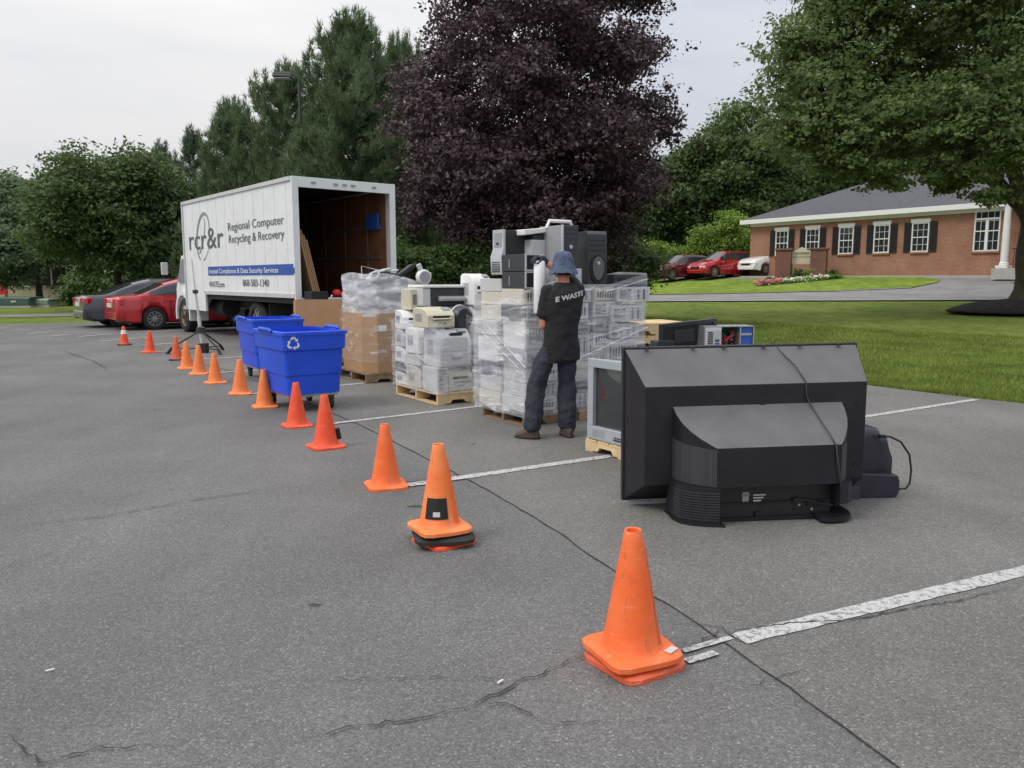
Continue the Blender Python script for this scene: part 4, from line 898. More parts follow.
for s_, xx in ((1, cx0-.06), (-1, cx1+.06)):
    fm = MB(); rings = []
    for k in range(13):
        a = R(-12)+R(204)*k/12; ca, sa_ = math.cos(a), math.sin(a); c_ = (7.85, .48)
        rings.append([(xx, c_[0]+ca*.56, c_[1]+sa_*.56), (xx, c_[0]+ca*.66, c_[1]+sa_*.68), (xx+s_*.5, c_[0]+ca*.66, c_[1]+sa_*.7), (xx+s_*.5, c_[0]+ca*.56, c_[1]+sa_*.56)])
    fm.loft(rings).build('fender', 'truckwhite', trk, smooth=50)
    mr = MB(); mr.tube([(xx, BL+.9, 1.75), (xx-s_*.25, BL+1.15, 2.1), (xx-s_*.25, BL+1.15, 1.75), (xx, BL+.9, 1.7)], .015, 6); arm = mr.build('mirror_arm', 'blackmatt', cab); MB().box(min(xx-s_*.38, xx-s_*.2), max(xx-s_*.38, xx-s_*.2), BL+1.1, BL+1.18, 1.6, 1.95).build('mirror', 'lgrey', cab, bevel=.02)
    MB().box(min(xx, xx+s_*.4), max(xx, xx+s_*.4), BL+.2, BL+.72, .38, .5).build('cab_step', 'darksteel', trk)
# loads inside
def tw(x, y, z=0): c, s_ = math.cos(trz), math.sin(trz); return (TR[0]+c*x-s_*y, TR[1]+s_*x+c*y, z)
for k, (xx, dz_, hh_, lb) in enumerate([(.16, 0, 1.75, 'tallest flattened cardboard sheet leaning in the truck opening, nearest the left wall'), (.22, .01, 1.5, 'second flattened cardboard sheet leaning in the truck'), (.28, .02, .1*14, 'third flattened cardboard sheet leaning in the truck'), (.34, .03, 1.3, 'fourth flattened cardboard sheet leaning in the truck'), (.40, .04, 1.2, 'outermost flattened cardboard sheet leaning in the truck')]):
    q = MB(); q.box(-.012, .012, -.75, .0 if k else -.05, 0, hh_*1.02); o = q.build('cardboard_sheet', 'card' if k else 'cardd'); tag(o, lb, 'cardboard', 'flattened cardboard leaning in the truck'); p_ = tw(xx+.12+.12*hh_, .95+k*.02, Zb+.015); o.location = p_; o.rotation_euler = (0, R(-13), trz)
o = MB().sphere((0, 0, .09), (.1, .1, .09)).sphere((.12, .02, .06), (.07, .06, .06)).build('red_bundle', 'redpart', smooth=60); tag(o, 'small red and white bundle lying on the truck deck', 'bag'); o.location = tw(1.05, .3, Zb+.0)
# ------------------------------------------------------------------ traffic cones
def make_cone(m, label, basemat=None, collar=False, base=.29, h=.46):
    t = thing('traffic_cone', label, 'traffic cone', (0, 0, 0), 0, 'traffic cones in a curved line along the bays')
    c = MB(); prof = [(.118, .022), (.112, .03), (.104, .045)]+[(.104-(.104-.031)*k/8, .045+(h-.05)*k/8) for k in range(1, 9)]+[(.029, h), (.024, h-.002), (.022, h-.03), (.03, h-.1)]
    c.lathe(prof, n=32); c.build('cone_body', m, t, smooth=50)
    b = MB(); hb = base/2; r_ = []
    for z, s_ in ((0, 1), (.018, 1.0), (.026, .93), (.03, .8)):
        ring = []
        for k in range(32):
            a = 2*PI*k/32; q = max(abs(math.cos(a)), abs(math.sin(a))); rr = hb*s_*min(1/q, 1.28); ring.append((rr*math.cos(a), rr*math.sin(a), z+.004*math.sin(2*a+1)*s_))
        r_.append(ring)
    b.loft(r_).build('cone_base', basemat or m, t, smooth=40)
    if collar: MB().lathe([(.0685, .27), (.0695, .27), (.0535, .365), (.0525, .365)], n=28).build('white_collar', 'white', t, smooth=50)
    return t
P0 = {}
for k, a in dict(o=('orange',), l=('orange_light',), r=('orange_red',), f=('orange_old', 'rubber'), w=('orange_red', 'rubber', True), ob=('orange', 'rubber', False, .34), of=('orange_old',), o1=('orange',), l1=('orange_light',)).items(): P0[k] = a
CP = {}
def cone(kind, xy, rz, label, z=0, s_=1.0, tilt=None):
    if kind not in CP:
        a = P0[kind]; CP[kind] = make_cone(a[0], label, a[1] if len(a) > 1 else None, len(a) == 3, a[3] if len(a) > 3 else .29); o = CP[kind]
    else: o = copy_tree(CP[kind])
    o.location = (xy[0], xy[1], z); o.rotation_euler = (tilt[0] if tilt else 0, tilt[1] if tilt else 0, rz); o['label'] = label; o.scale = (s_, s_, s_); return o
g1 = G(634, 662)
cone('of', g1, R(33), 'flattened red orange cone at the bottom of the nearest stack, only its base showing', 0, 1.07)
top1 = cone('o1', (g1[0]-.012, g1[1]+.0), R(24), 'nearest orange cone, top of the stack at the end of the broken white line', .048, 1.08, (R(1), R(-1)))
g2 = G(443, 541)
red_ = cone('r', (g2[0]+.006, g2[1]), R(40), 'red cone at the very bottom of the second stack, mostly hidden', 0, .98); red_.scale = (1.02, 1.02, .86)
cone('ob', g2, R(12), 'cone with a thick black base in the middle of the second stack', .034, 1.0)
top2 = cone('l1', (g2[0]-.02, g2[1]), R(28), 'bright orange cone on top of the black based one, with a black sticker', .078, 1.07)
st_ = MB(); 
vs = []
for k in range(9):
    a = R(-160)+R(76)*k/8
    for z, r_ in ((.075, .1015), (.185, .0825)): vs.append((r_*math.cos(a), r_*math.sin(a), z))
st_.add(vs, [(2*i, 2*i+2, 2*i+3, 2*i+1) for i in range(8)]); st_.build('black_sticker', 'blackmatt', top2, smooth=60, fix=False)
vs = []
for k in range(4):
    a = R(-132)+R(22)*k/3
    for z, r_ in ((.09, .0995), (.115, .0955)): vs.append((r_*math.cos(a), r_*math.sin(a), z))
MB().add(vs, [(2*i, 2*i+2, 2*i+3, 2*i+1) for i in range(3)]).build('sticker_print', 'lgrey', top2, fix=False)
MB().obox((.1, -.105, .031), (.05, .028, .003), (0, 0, .4)).build('worn_label', 'lgrey', top1)
for k, (kind, px_, py_, a, sc_, lb) in enumerate([
    ('o', 386, 486, 20, 1.0, 'orange cone standing alone at the end of the white line behind the stickered cone'),
    ('r', 326, 447, 35, 1.03, 'red orange cone with a small black box clipped low on its side'),
    ('r', 297, 426, 30, .98, 'red orange cone in front of the near blue bin casters'),
    ('l', 265, 407, 25, .97, 'light orange cone just left of the near blue bin'),
    ('l', 240.5, 394, 15, .99, 'light orange cone in front of the far blue bin casters'),
    ('l', 215.5, 383, 40, .95, 'light orange cone right of the tripod stand foot'),
    ('l', 199.5, 374, 10, .99, 'light orange cone directly below the tripod stand pole'),
    ('l', 187, 368.5, 30, .98, 'light orange cone left of the tripod stand, right of the faded one'),
    ('f', 177, 360, 20, .95, 'faded red cone with black base near the truck front wheel'),
    ('r', 150, 352.5, 50, .97, 'red orange cone with a thin wide base in front of the red sedan wheel'),
    ('w', 124.5, 345, 15, .93, 'farthest cone, with a white collar and black base in front of the red sedan')]):
    cn = cone(kind, G(px_, py_), R(a), lb, 0, sc_, (R(random.uniform(-1, 1)), R(random.uniform(-1, 1))))
    if px_ == 326: MB().obox((.1, -.045, .115), (.035, .03, .1), (0, R(-10), R(-10))).build('clipped_black_box', 'blackmatt', cn, bevel=.005)
# ------------------------------------------------------------------ tripod stand
s_x, s_y = G(203, 353); ts = thing('tripod_stand', 'grey telescopic pole on black tripod legs beside the truck', 'stand', (s_x, s_y, 0), 0)
ztop = D(198, 259, s_y)[2]
MB().tube([(0, 0, .03), (-.05, 0, .75)], .034, 10).tube([(-.05, 0, .75), (-.09, 0, 1.25)], .022, 10).tube([(-.09, 0, 1.25), (-.13, 0, ztop)], .013, 10).build('pole', 'lgrey', ts, smooth=40)
MB().lathe([(.04, .40), (.085, .42), (.085, .52), (.04, .54)], (-.02, 0, 0), 12).build('collar', 'dark', ts, smooth=40); MB().lathe([(.03, 1.2), (.055, 1.21), (.055, 1.27), (.03, 1.28)], (-.09, 0, 0), 12).build('collar', 'dark', ts, smooth=40)
for a in (200, 320, 75):
    c, s_ = math.cos(R(a)), math.sin(R(a)); MB().tube([(-.02, 0, .46), (c*.62, s_*.62, .1)], .016, 6).tube([(0, 0, .1), (c*.62, s_*.62, .1)], .012, 6).build('leg', 'blackmatt', ts, smooth=40); 
    MB().tube([(c*.58, s_*.58, .11), (c*.68, s_*.68, .0)], .03, 8).build('leg_foot', 'rubber', ts)
MB().box(-.06, .1, -.08, .08, .0, .2).build('base_block', 'blackmatt', ts, bevel=.01)
# ------------------------------------------------------------------ blue bins
def make_bin(label):
    t = thing('recycling_bin', label, 'recycling bin', (0, 0, 0), RZ, 'blue rolling recycling bins'); w_, d_ = .61, .86
    def rr(x0, x1, y0, y1, z, r=.05, n=4):
        out = []
        for cx, cy, a0 in ((x1-r, y1-r, 0), (x0+r, y1-r, 90), (x0+r, y0+r, 180), (x1-r, y0+r, 270)):
            for k in range(n+1): a = R(a0+90*k/n); out.append((cx+r*math.cos(a), cy+r*math.sin(a), z))
        return out
    S = [(.2, .008), (.42, .018), (.425, .03), (.70, .044), (.71, .066), (.86, .072), (.90, .076)]
    rings = [rr(-o, w_+o, -o, d_+o, z) for z, o in S]; i_ = [(.90, .06), (.71, .03), (.22, -.02)]
    rings += [rr(-o, w_+o, -o, d_+o, z) for z, o in i_]
    mb = MB(); mb.loft(rings); mb.build('tub', 'bluebin', t, smooth=30)
    rm = MB()
    ro = [rr(-.086, w_+.086, -.086, d_+.086, z) for z in (.875, .91)]+[rr(-.05, w_+.05, -.05, d_+.05, z) for z in (.915, .875)]
    rm.loft(ro+[ro[0]], caps=False); rm.build('rim', 'bluebin', t, smooth=30)
    for xx in (-.09, w_+.09):
        h = MB(); h.tube([(xx, d_*.28, .91), (xx-.02*(1 if xx < 0 else -1), d_*.32, .93), (xx-.02*(1 if xx < 0 else -1), d_*.68, .93), (xx, d_*.72, .91)], .02, 8); h.build('handle', 'bluebin', t, smooth=50)
    MB().box(.02, w_-.02, .02, d_-.02, .165, .198).build('dolly_frame', 'steel', t, bevel=.004)
    for xx, yy in ((.08, .1), (w_-.08, .1), (.08, d_-.1), (w_-.08, d_-.1)):
        c = MB(); c.lathe([(.03, -.02), (.062, -.02), (.065, 0), (.062, .02), (.03, .02)], (xx, yy, .066), 18, axis='x'); cs = c.build('caster', 'rubber', t, smooth=40); MB().box(xx-.035, xx+.035, yy-.03, yy+.03, .1, .164).build('caster_fork', 'darksteel', cs)
    # universal recycling arrows, pale, on the front face
    lg = MB(); cx, cz, q = .045, .79, .062
    for k in range(3):
        a = R(90+120*k)
        def T(u, v): u *= 1.2; v *= 1.2; return (cx+math.cos(a-PI/2)*u-math.sin(a-PI/2)*v, -.0735, cz+math.sin(a-PI/2)*u+math.cos(a-PI/2)*v)
        for pl in ([(-.030, .036), (-.013, .062), (.013, .062), (.006, .042), (-.009, .040), (-.018, .027)], [(.006, .06), (.018, .06), (.032, .036), (.020, .029), (.004, .05)], [(.012, .024), (.044, .044), (.042, .012)]):
            lg.add([T(*p) for p in pl], [tuple(range(len(pl)))])
    lg.v = [(x, y-.003*((z-.7)/.2), z) for x, y, z in lg.v]; lg.build('recycling_symbol', 'white', t, fix=False)
    return t
b1 = make_bin('near blue rolling bin with a white recycling symbol facing the camera'); b2 = copy_tree(b1); [bpy.data.objects.remove(c) for c in list(bpy.data.objects) if c.parent == b2 and c.name.startswith('recycling_symbol')]; b2['label'] = 'farther blue rolling bin partly hidden behind the near one'
b1.location = (*G(289, 396, .2), 0); b1.rotation_euler.z = RZ+R(2); b2.location = (-3.70, 11.45, 0); b2.rotation_euler.z = RZ-R(1)
# ------------------------------------------------------------------ pallets
def make_pallet(label, w_, d_, m='wood', h=.14, name='wooden_pallet'):
    """origin = front left bottom corner; stringers run along x"""
    t = thing(name, label, 'pallet', (0, 0, 0), RZ, 'wooden pallets under the electronics')
    dk = MB(); n = max(6, int(w_/.14)); 
    for k in range(n): x = w_*k/n; dk.box(x+.008, x+w_/n-.008, -.005+random.uniform(-.004, .004), d_+.005, h-.018, h+random.uniform(-.001, .001))
    dk.build('deck', m, t)
    for y in (0, d_/2-.02, d_-.04):
        p_ = [(0, .016), (w_*.17, .016), (w_*.2, .055), (w_*.36, .055), (w_*.39, .016), (w_*.61, .016), (w_*.64, .055), (w_*.8, .055), (w_*.83, .016), (w_, .016), (w_, h-.0185), (0, h-.0185)]
        MB().prism(p_, y, y+.04, 'y').build('stringer', m, t)
    bd = MB(); [bd.box(x, x+.1, .001, d_-.001, 0, .0155) for x in (.0, w_*.5-.05, w_-.1)]; bd.build('bottom_deck', m, t)
    return t
def putp(o, xy, rz=RZ, z=0): o.location = (xy[0], xy[1], z); o.rotation_euler = (0, 0, rz); return o
PR = (-.88, 9.28); BP = (.14, 7.9); GC = (-2.08, 11.28)
putp(make_pallet('pale pallet under the printers, its notched side facing the lot', 1.0, 1.14, 'woodlight'), W(PR, 0, 0))
putp(make_pallet('dark pallet under the big wrapped pile, left half', .68, .82, 'woodold'), W(BP, 0, .02)); putp(make_pallet('pallet under the big wrapped pile behind the worker', .66, .82, 'wood'), W(BP, .71, .02))
putp(make_pallet('worn pallet under the wrapped cardboard box', 1.0, 1.1, 'woodold'), W(GC, -.03, -.03))
putp(make_pallet('pallet seen between the back cardboard box and the bins', 1.1, 1.0, 'woodold'), (-3.74, 13.44), R(12))
# ------------------------------------------------------------------ cardboard boxes
def octbox(label, w_, d_, h, m, ch=.17):
    t = thing('bulk_cardboard_box', label, 'cardboard box'); p = [(ch, 0), (w_-ch, 0), (w_, ch), (w_, d_-ch), (w_-ch, d_), (ch, d_), (0, d_-ch), (0, ch)]; th = .012
    def ins(o): cx, cy = w_/2, d_/2; return [(cx+(x-cx)*(1-o/cx), cy+(y-cy)*(1-o/cy)) for x, y in p]
    mb = MB(); mb.loft([[(x, y, 0) for x, y in p], [(x, y, h*.5) for x, y in ins(-.008)], [(x, y, h) for x, y in p], [(x, y, h) for x, y in ins(th)], [(x, y, .02) for x, y in ins(th)]]); mb.build('box_wall', m, t, smooth=20); return t
gl = octbox('tall brown bulk box with a white label wrapped on a pallet', .98, 1.05, .86, 'card'); putp(gl, W(GC, 0, 0), RZ, .143)
MB().box(.185, .31, -.0035, -.0012, .60, .69).build('paper_label', 'white', gl).location = (0, -.006, 0)
gb = octbox('plain brown bulk box behind the blue bins at the truck tailgate', 1.05, .95, .98, 'card', .04); putp(gb, (-3.72, 13.5), R(12), .143)
MB().box(.05, .3, .1, .14, .93, .99).build('handle_flap', 'cardd', gb)
# ------------------------------------------------------------------ computers and printers
def grille(mb, x0, x1, z0, z1, y, n, mi, vert=False, dpt=.004):
    for k in range(n):
        if vert: a = x0+(x1-x0)*(k+.25)/n; mb.box(a, a+(x1-x0)/n*.5, y-dpt, y, z0, z1, mi)
        else: a = z0+(z1-z0)*(k+.25)/n; mb.box(x0, x1, y-dpt, y, a, a+(z1-z0)/n*.5, mi)
def pc(w_, d_, h, style, body, face, label='computer', cat='computer', name='desktop_computer'):
    """origin bottom centre, front towards -y"""
    t = thing(name, label, cat, (0, 0, 0), 0, 'computers in the big wrapped pile'); x = w_/2; y = d_/2
    MB().box(-x, x, -y+.02, y, 0, h).build('case', body, t, bevel=.006)
    if style == 'rear':
        f = MB(); f.box(-x+.004, x-.004, -y, -y+.0195, .004, h-.004, 0); wide = w_ > h
        if wide:
            grille(f, -x+.03, -x+w_*.28, h*.2, h*.8, -y, 7, 1); 
            for k in range(5): f.box(x*.05+k*w_*.085, x*.05+k*w_*.085+w_*.05, -y-.004, -y, h*.15, h*.85, 1 if k % 2 else 2)
            for k in range(4): f.box(-x*.38, -x*.38+w_*.1, -y-.006, -y, h*(.15+.19*k), h*(.27+.19*k), 1 if k % 2 else 3)
        else:
            grille(f, -x*.7, x*.7, h*.74, h*.92, -y, 8, 1)
            for k in range(6): f.box(-x*.7, x*.2, -y-.004, -y, h*(.08+.055*k), h*(.11+.055*k), 2 if k % 2 else 1)
            for k in range(4): f.box(-x*.7, -x*.1, -y-.006, -y, h*(.45+.06*k), h*(.49+.06*k), 1 if k % 2 else 3)
        f.build('rear_panel', [face, 'midgrey', 'silver', 'grey'], t)
    elif style == 'front':
        f = MB(); f.box(-x-.002, x+.002, -y-.012, -y+.0195, -.0, h+.001, 0); f.build('front_bezel', face, t, bevel=.008)
        g_ = MB(); wide = w_ > h
        if wide: g_.box(-x*.1, x*.85, -y-.016, -y-.012, h*.6, h*.82, 0); g_.box(-x*.1, x*.85, -y-.016, -y-.012, h*.22, h*.42, 0); g_.box(-x*.85, -x*.3, -y-.016, -y-.012, h*.3, h*.7, 1)
        else: [g_.box(-x*.8, x*.8, -y-.016, -y-.012, h*(.86-.11*k), h*(.94-.11*k), 0) for k in range(3)]; g_.box(-x*.3, x*.3, -y-.016, -y-.012, h*.2, h*.4, 1)
        g_.build('drive_bay', [body, 'blackmatt'], t, bevel=.002)
    else:
        f = MB(); f.box(-x+.01, x-.01, -y+.008, -y+.0195, .01, h-.01, 0); grille(f, -x*.8, x*.8, h*.25, h*.75, -y+.008, 9, 1, True, .003); f.build('side_panel', [face, 'dark'], t)
    return t
def finish(o, label, xy, z, rz, sc_=None, tilt=None):
    o['label'] = label; o.location = (xy[0], xy[1], z); o.rotation_euler = (tilt[0] if tilt else 0, tilt[1] if tilt else 0, rz)
    if sc_: o.scale = sc_
    return o
PCP = [pc(.42, .44, .15, 'rear', 'lgrey', 'silver'), pc(.42, .44, .15, 'front', 'beige', 'beige'), pc(.42, .44, .15, 'side', 'lgrey', 'lgrey'), pc(.42, .44, .15, 'front', 'dark', 'grey'), pc(.42, .44, .15, 'rear', 'grey', 'lgrey'), pc(.42, .44, .15, 'side', 'white', 'white'), pc(.42, .44, .15, 'side', 'beige', 'beige')]
PD = ['light computer with port panel', 'beige computer with drive slots', 'light grey slotted case', 'dark computer with grey front', 'mid grey computer with ports', 'white slim case', 'beige slim case']
used = {}
def putpc(k, label, xy, z, rz, s_=None, tilt=None):
    p_ = PCP[k]; o = copy_tree(p_) if used.get(k) else p_; used[k] = 1; return finish(o, label, xy, z, rz, s_, tilt)
ORD = ['lowest', 'second from the bottom', 'third from the bottom', 'fourth from the bottom', 'fifth from the bottom', 'sixth from the bottom', 'seventh from the bottom', 'eighth from the bottom', 'ninth from the bottom']
cols = [('left corner column of big pile', .215, .24, [(2, 1), (0, .95), (2, 1.05), (4, 1.1), (5, 1.9), (3, 1), (6, 1.1)]), ('middle column behind the worker', .66, .24, [(0, 1), (3, 1), (1, 1.1), (4, 1.9), (3, .9), (2, 1.15), (0, 1)]),
        ('right column beside the worker', 1.10, .26, [(2, 1), (3, 1.1), (6, 1.7), (5, 1.2), (3, 1), (4, 1.1), (6, .95)]), ('rear left column of big pile', .215, .71, [(6, 1), (2, 1), (3, 1.05), (5, 1.9), (2, 1), (6, 1.05)])]
for cn_, lx_, ly_, kinds in cols:
    z = .145
    for i, (k, hm_) in enumerate(kinds):
        hs = hm_*random.uniform(.97, 1.03); jx, jy = random.uniform(-.02, .02), random.uniform(-.025, .015)
        putpc(k, '%s, %s in %s' % (PD[k], ORD[i] if i < len(kinds)-1 else 'topmost', cn_), W(BP, lx_+jx, ly_+jy), z, RZ+R(random.uniform(-3, 3)), (random.uniform(.9, 1.02), 1, hs*1.02)); z += .15*hs*1.02+.003
    if 'right' in cn_: ztopR = z
    if 'left corner' in cn_: ztopL = z
    if 'rear' in cn_: ztopB = z
    if 'middle' in cn_: ztopM = z
# rear panelled computers at the right shoulder of the pile, one over the other
RP = [pc(.40, .4, .20, 'rear', 'grey', 'lgrey')]
a_ = RP[0]; rzr = RZ-R(14)
finish(a_, 'grey computer with port panel at the right shoulder of the pile, upper of two', W(BP, 1.40, .10), 1.25, rzr, (1.0, 1, .82)); a2 = copy_tree(a_); finish(a2, 'grey computer with port panel at the right shoulder of the pile, lower of two', W(BP, 1.34, .12), 1.04, rzr, (1, 1, .88))
a3 = copy_tree(a_); finish(a3, 'grey computer with port panel at the right edge, level with the worker waist', W(BP, 1.32, .15), .86, rzr, (.9, 1, .8)); a4 = pc(.38, .4, .30, 'side', 'lgrey', 'lgrey'); finish(a4, 'pale box shaped computer low at the right edge of the pile', W(BP, 1.30, .16), .55, rzr)
a5 = pc(.38, .42, .40, 'side', 'beige', 'beige'); finish(a5, 'beige tall case at the bottom right of the pile above the pallet', W(BP, 1.30, .2), .145, rzr)
# tower standing at the left rear, silver front bezel to the left
def tower(label, w_, d_, h, body, face, style):
    t = thing('computer_tower', label, 'computer', (0, 0, 0), 0, 'tower computers standing on the big pile'); x, y = w_/2, d_/2
    MB().box(-x, x, -y+.03, y, 0, h).build('case', body, t, bevel=.006)
    if style == 'silver':
        MB().prism([(-y+.03, 0), (-y-.02, 0), (-y-.03, h*.4), (-y-.0, h*.58), (-y-.0, h+.004), (-y+.03, h+.004)], -x-.004, x+.004, 'x').build('front_bezel', 'silver', t, bevel=.006)
        q = MB(); q.box(-x*.7, x*.7, -y-.004, -y+.0, h*.62, h*.94, 0); q.build('drive_bay', 'grey', t, bevel=.003); q = MB(); grille(q, -x*.8, x*.8, h*.05, h*.3, -y-.024, 6, 0); q.build('vent_grille', 'blackmatt', t); MB().box(-.02, .02, -y-.012, -y-.004, h*.68, h*.72).build('power_button', 'black', t)
    elif style == 'oval':
        MB().prism([(-y+.03, 0), (-y-.01, 0), (-y-.02, h*.3), (-y-.01, h*.95), (-y+.02, h+.005), (-y+.03, h+.005)], -x-.003, x+.003, 'x').build('front_bezel', face, t, bevel=.01)
        el = lambda a, b, cz: [(a*math.cos(2*PI*k/32), cz+b*math.sin(2*PI*k/32)*(1 if math.sin(2*PI*k/32) < 0 else .75)) for k in range(32)]
        MB().prism(el(x*.85, h*.30, h*.36), -y-.032, -y-.01).build('oval_trim', 'blackmatt', t, smooth=40); MB().prism(el(x*.6, h*.24, h*.37), -y-.042, -y-.033).build('oval_door', 'midgrey', t, smooth=40); MB().lathe([(.001, -y-.05), (.016, -y-.048), (.018, -y-.043)], (0, 0, h*.43), 16, axis='b').build('round_badge', 'silver', t, smooth=40)
        q = MB(); [q.box(-x*.85, x*.85, -y-.022, -y-.016, h*(.66+.09*k), h*(.665+.09*k)) for k in range(3)]; q.build('bay_line', 'blackmatt', t)
    else:
        MB().box(-x-.002, x+.002, -y, -y+.029, 0, h+.002).build('front_bezel', face, t, bevel=.008)
        q = MB(); [q.box(-x*.82, x*.82, -y-.004, -y, h*(.9-.1*k), h*(.97-.1*k)) for k in range(3)]; q.build('drive_bay', 'dark', t, bevel=.002); MB().lathe([(.001, -y-.012), (.02, -y-.01), (.021, -y-.001)], (0, 0, h*.5), 16, axis='b').build('round_badge', 'silver', t, smooth=40)
        MB().box(-x-.004, -x+.006, -y-.003, -y+.03, 0, h+.004).build('bezel_edge', 'silver', t)
    return t
t1 = tower('tall black tower with a silver vented front at the left end of the pile', .2, .46, .46, 'black', 'silver', 'silver'); finish(t1, t1['label'], W(BP, .26, .56), ztopL+.14, RZ-PI/2)
# its support: beige computer below
putpc(6, 'beige computer directly under the silver fronted tower', W(BP, .24, .68), ztopB+.0, RZ, (1, 1, .9))
putpc(2, 'light grey computer supporting the black tower at the pile top left', W(BP, .24, .70), ztopB+.138, RZ, (1, 1, .9))
for i, (zz, lb) in enumerate(((ztopL, 'dark slim tower lying flat with a silver frame, lower of two'), (ztopL+.175, 'dark slim tower lying flat with a silver frame, upper of two'))):
    t = thing('computer_tower', lb, 'computer', (*W(BP, .115, .24), zz), RZ, 'tower computers standing on the big pile'); MB().box(-.1, .1, -.2, .22, 0, .168).build('case', 'dark', t, bevel=.004)
    q = MB(); [q.box(*b) for b in ((-.104, .104, -.215, -.2005, .156, .17), (-.104, .104, -.215, -.2005, 0, .014), (-.104, -.09, -.215, -.2005, .014, .156), (.09, .104, -.215, -.2005, .014, .156))]; q.build('silver_frame', 'silver', t)
    q = MB(); grille(q, -.085, .085, .02, .15, -.2, 9, 0, True); q.build('front_mesh', 'blackmatt', t); MB().box(-.108, -.1005, .07, .078, .03, .12).build('side_latch', 'silver', t)
# upright gear in the middle
t3 = tower('black upright tower with grey side above the worker hat', .2, .42, .44, 'grey', 'dark', 'plain'); finish(t3, t3['label'], W(BP, .58, .24), 1.60, RZ)
t4 = tower('black tower with an oval front door standing right of the worker head', .23, .44, .57, 'dark', 'dark', 'oval'); finish(t4, t4['label'], W(BP, .97, .26), ztopR-.0, RZ-R(8), (1, 1, 1.02))
pz_ = pc(.4, .42, .125, 'front', 'dark', 'dark'); finish(pz_, 'dark computer lying flat at the right end of the pile top', W(BP, 1.38, .14), 1.42, RZ-R(14))
t5 = pc(.34, .36, .2, 'front', 'lgrey', 'silver'); finish(t5, 'grey computer with a ribbed silver front under the upright tower', W(BP, .56, .22), ztopM, RZ); z5 = ztopM+.2
t3.location.z = z5
# handset-like white scanner arm on top
def laser(label, w_, d_, h, m, panel='grey', tray=True, group='printers on the printer pallet', slot=True, name='printer'):
    t = thing(name, label, 'printer', (0, 0, 0), 0, group); x, y = w_/2, d_/2
    prof = [(-y, 0), (-y, h*.62), (-y+.05, h*.84), (-y+.12, h*.96), (y-.05, h), (y, h*.93), (y, 0)]
    MB().prism(prof, -x, x, 'x').build('housing', m, t, bevel=.012)
    if slot:
        MB().box(-x*.62, x*.62, -y-.004, -y+.001, h*.50, h*.60).build('output_slot', 'blackmatt', t); MB().prism([(-y-.004, h*.48), (-y-.03, h*.46), (-y-.03, h*.42), (-y-.004, h*.42)], -x*.66, x*.66, 'x').build('output_lip', m, t)
    if tray:
        q = MB(); q.box(-x*.92, x*.92, -y-.012, -y-.001, h*.05, h*.36); tr_ = q.build('paper_tray', m, t, bevel=.004); MB().box(-x*.3, x*.3, -y-.018, -y-.0125, h*.2, h*.27).build('tray_handle', 'grey', tr_)
    MB().obox((x*.55, -y+.085, h*.93), (w_*.26, .07, .012), (R(24), 0, 0)).build('control_panel', panel, t)
    q = MB(); [q.box(x+.0005, x+.003, -y*.2+.02*k, -y*.2+.008+.02*k, h*.3, h*.7) for k in range(8)]; [q.box(-x-.003, -x-.0005, -y*.2+.02*k, -y*.2+.008+.02*k, h*.3, h*.7) for k in range(8)]; q.build('side_vents', 'grey', t)
    return t
sc1 = thing('phone_scanner', 'white scanner with a raised handle on top of the middle computers', 'scanner', (*W(BP, .50, .46), z5+.0), RZ, 'tower computers standing on the big pile')
MB().box(-.2, .02, -.12, .12, 0, .30).build('stand', 'lgrey', sc1, bevel=.01); MB().prism([(-.3, .34), (.0, .38), (.32, .40), (.32, .44), (0, .43), (-.3, .40)], -.14, .14, 'y').build('tray', 'white', sc1, bevel=.01); MB().tube([(-.02, -.14, .42), (.02, -.14, .50), (.3, -.14, .50), (.33, -.14, .43)], .018, 8).build('handle', 'white', sc1, smooth=50); MB().box(-.16, -.02, -.1, .1, .301, .352).build('hinge', 'dark', sc1, bevel=.005)
# ------------------------------------------------------------------ printer pallet
def PW(x, y): return W(PR, x, y)
zp = .145
finish(laser('beige printer with two trays at the bottom front of the printer pallet', .34, .36, .30, 'beige'), 'beige printer with two trays at the bottom front of the printer pallet', PW(.34, .22), zp, RZ)
finish(pc(.15, .38, .30, 'rear', 'lgrey', 'lgrey'), 'narrow grey tower showing its port panel beside the lowest front printer', PW(.085, .22), zp, RZ)
p2 = laser('large pale laser printer with a curved handle recess in the middle of the pallet', .44, .42, .46, 'lgrey', slot=False); finish(p2, p2['label'], PW(.27, .24), zp+.305, RZ)
MB().prism([(-.10, .39), (-.075, .37), (.075, .37), (.10, .39), (.07, .41), (-.07, .41)], -.216, -.2085, 'y').build('handle_recess', 'dark', p2); MB().box(-.16, .16, -.216, -.2105, .19, .35).build('front_cover', 'lgrey', p2, bevel=.004)
p3 = laser('small cream printer with an open output slot on top of the printer pallet', .38, .36, .24, 'cream'); finish(p3, p3['label'], PW(.13, .32), zp+.77, RZ+R(3))
finish(laser('beige printer at the bottom left middle of the printer pallet', .42, .4, .28, 'beige'), 'beige printer at the bottom left middle of the printer pallet', PW(.22, .66), zp, RZ)
putpc(2, 'flat pale machine between the white printers on the left side of the pallet', PW(.21, .66), zp+.285, RZ, (.95, .9, .9))
finish(laser('white printer beside the large pale laser printer, left middle of the pallet', .40, .36, .32, 'white'), 'white printer beside the large pale laser printer, left middle of the pallet', PW(.2, .66), zp+.43, RZ)
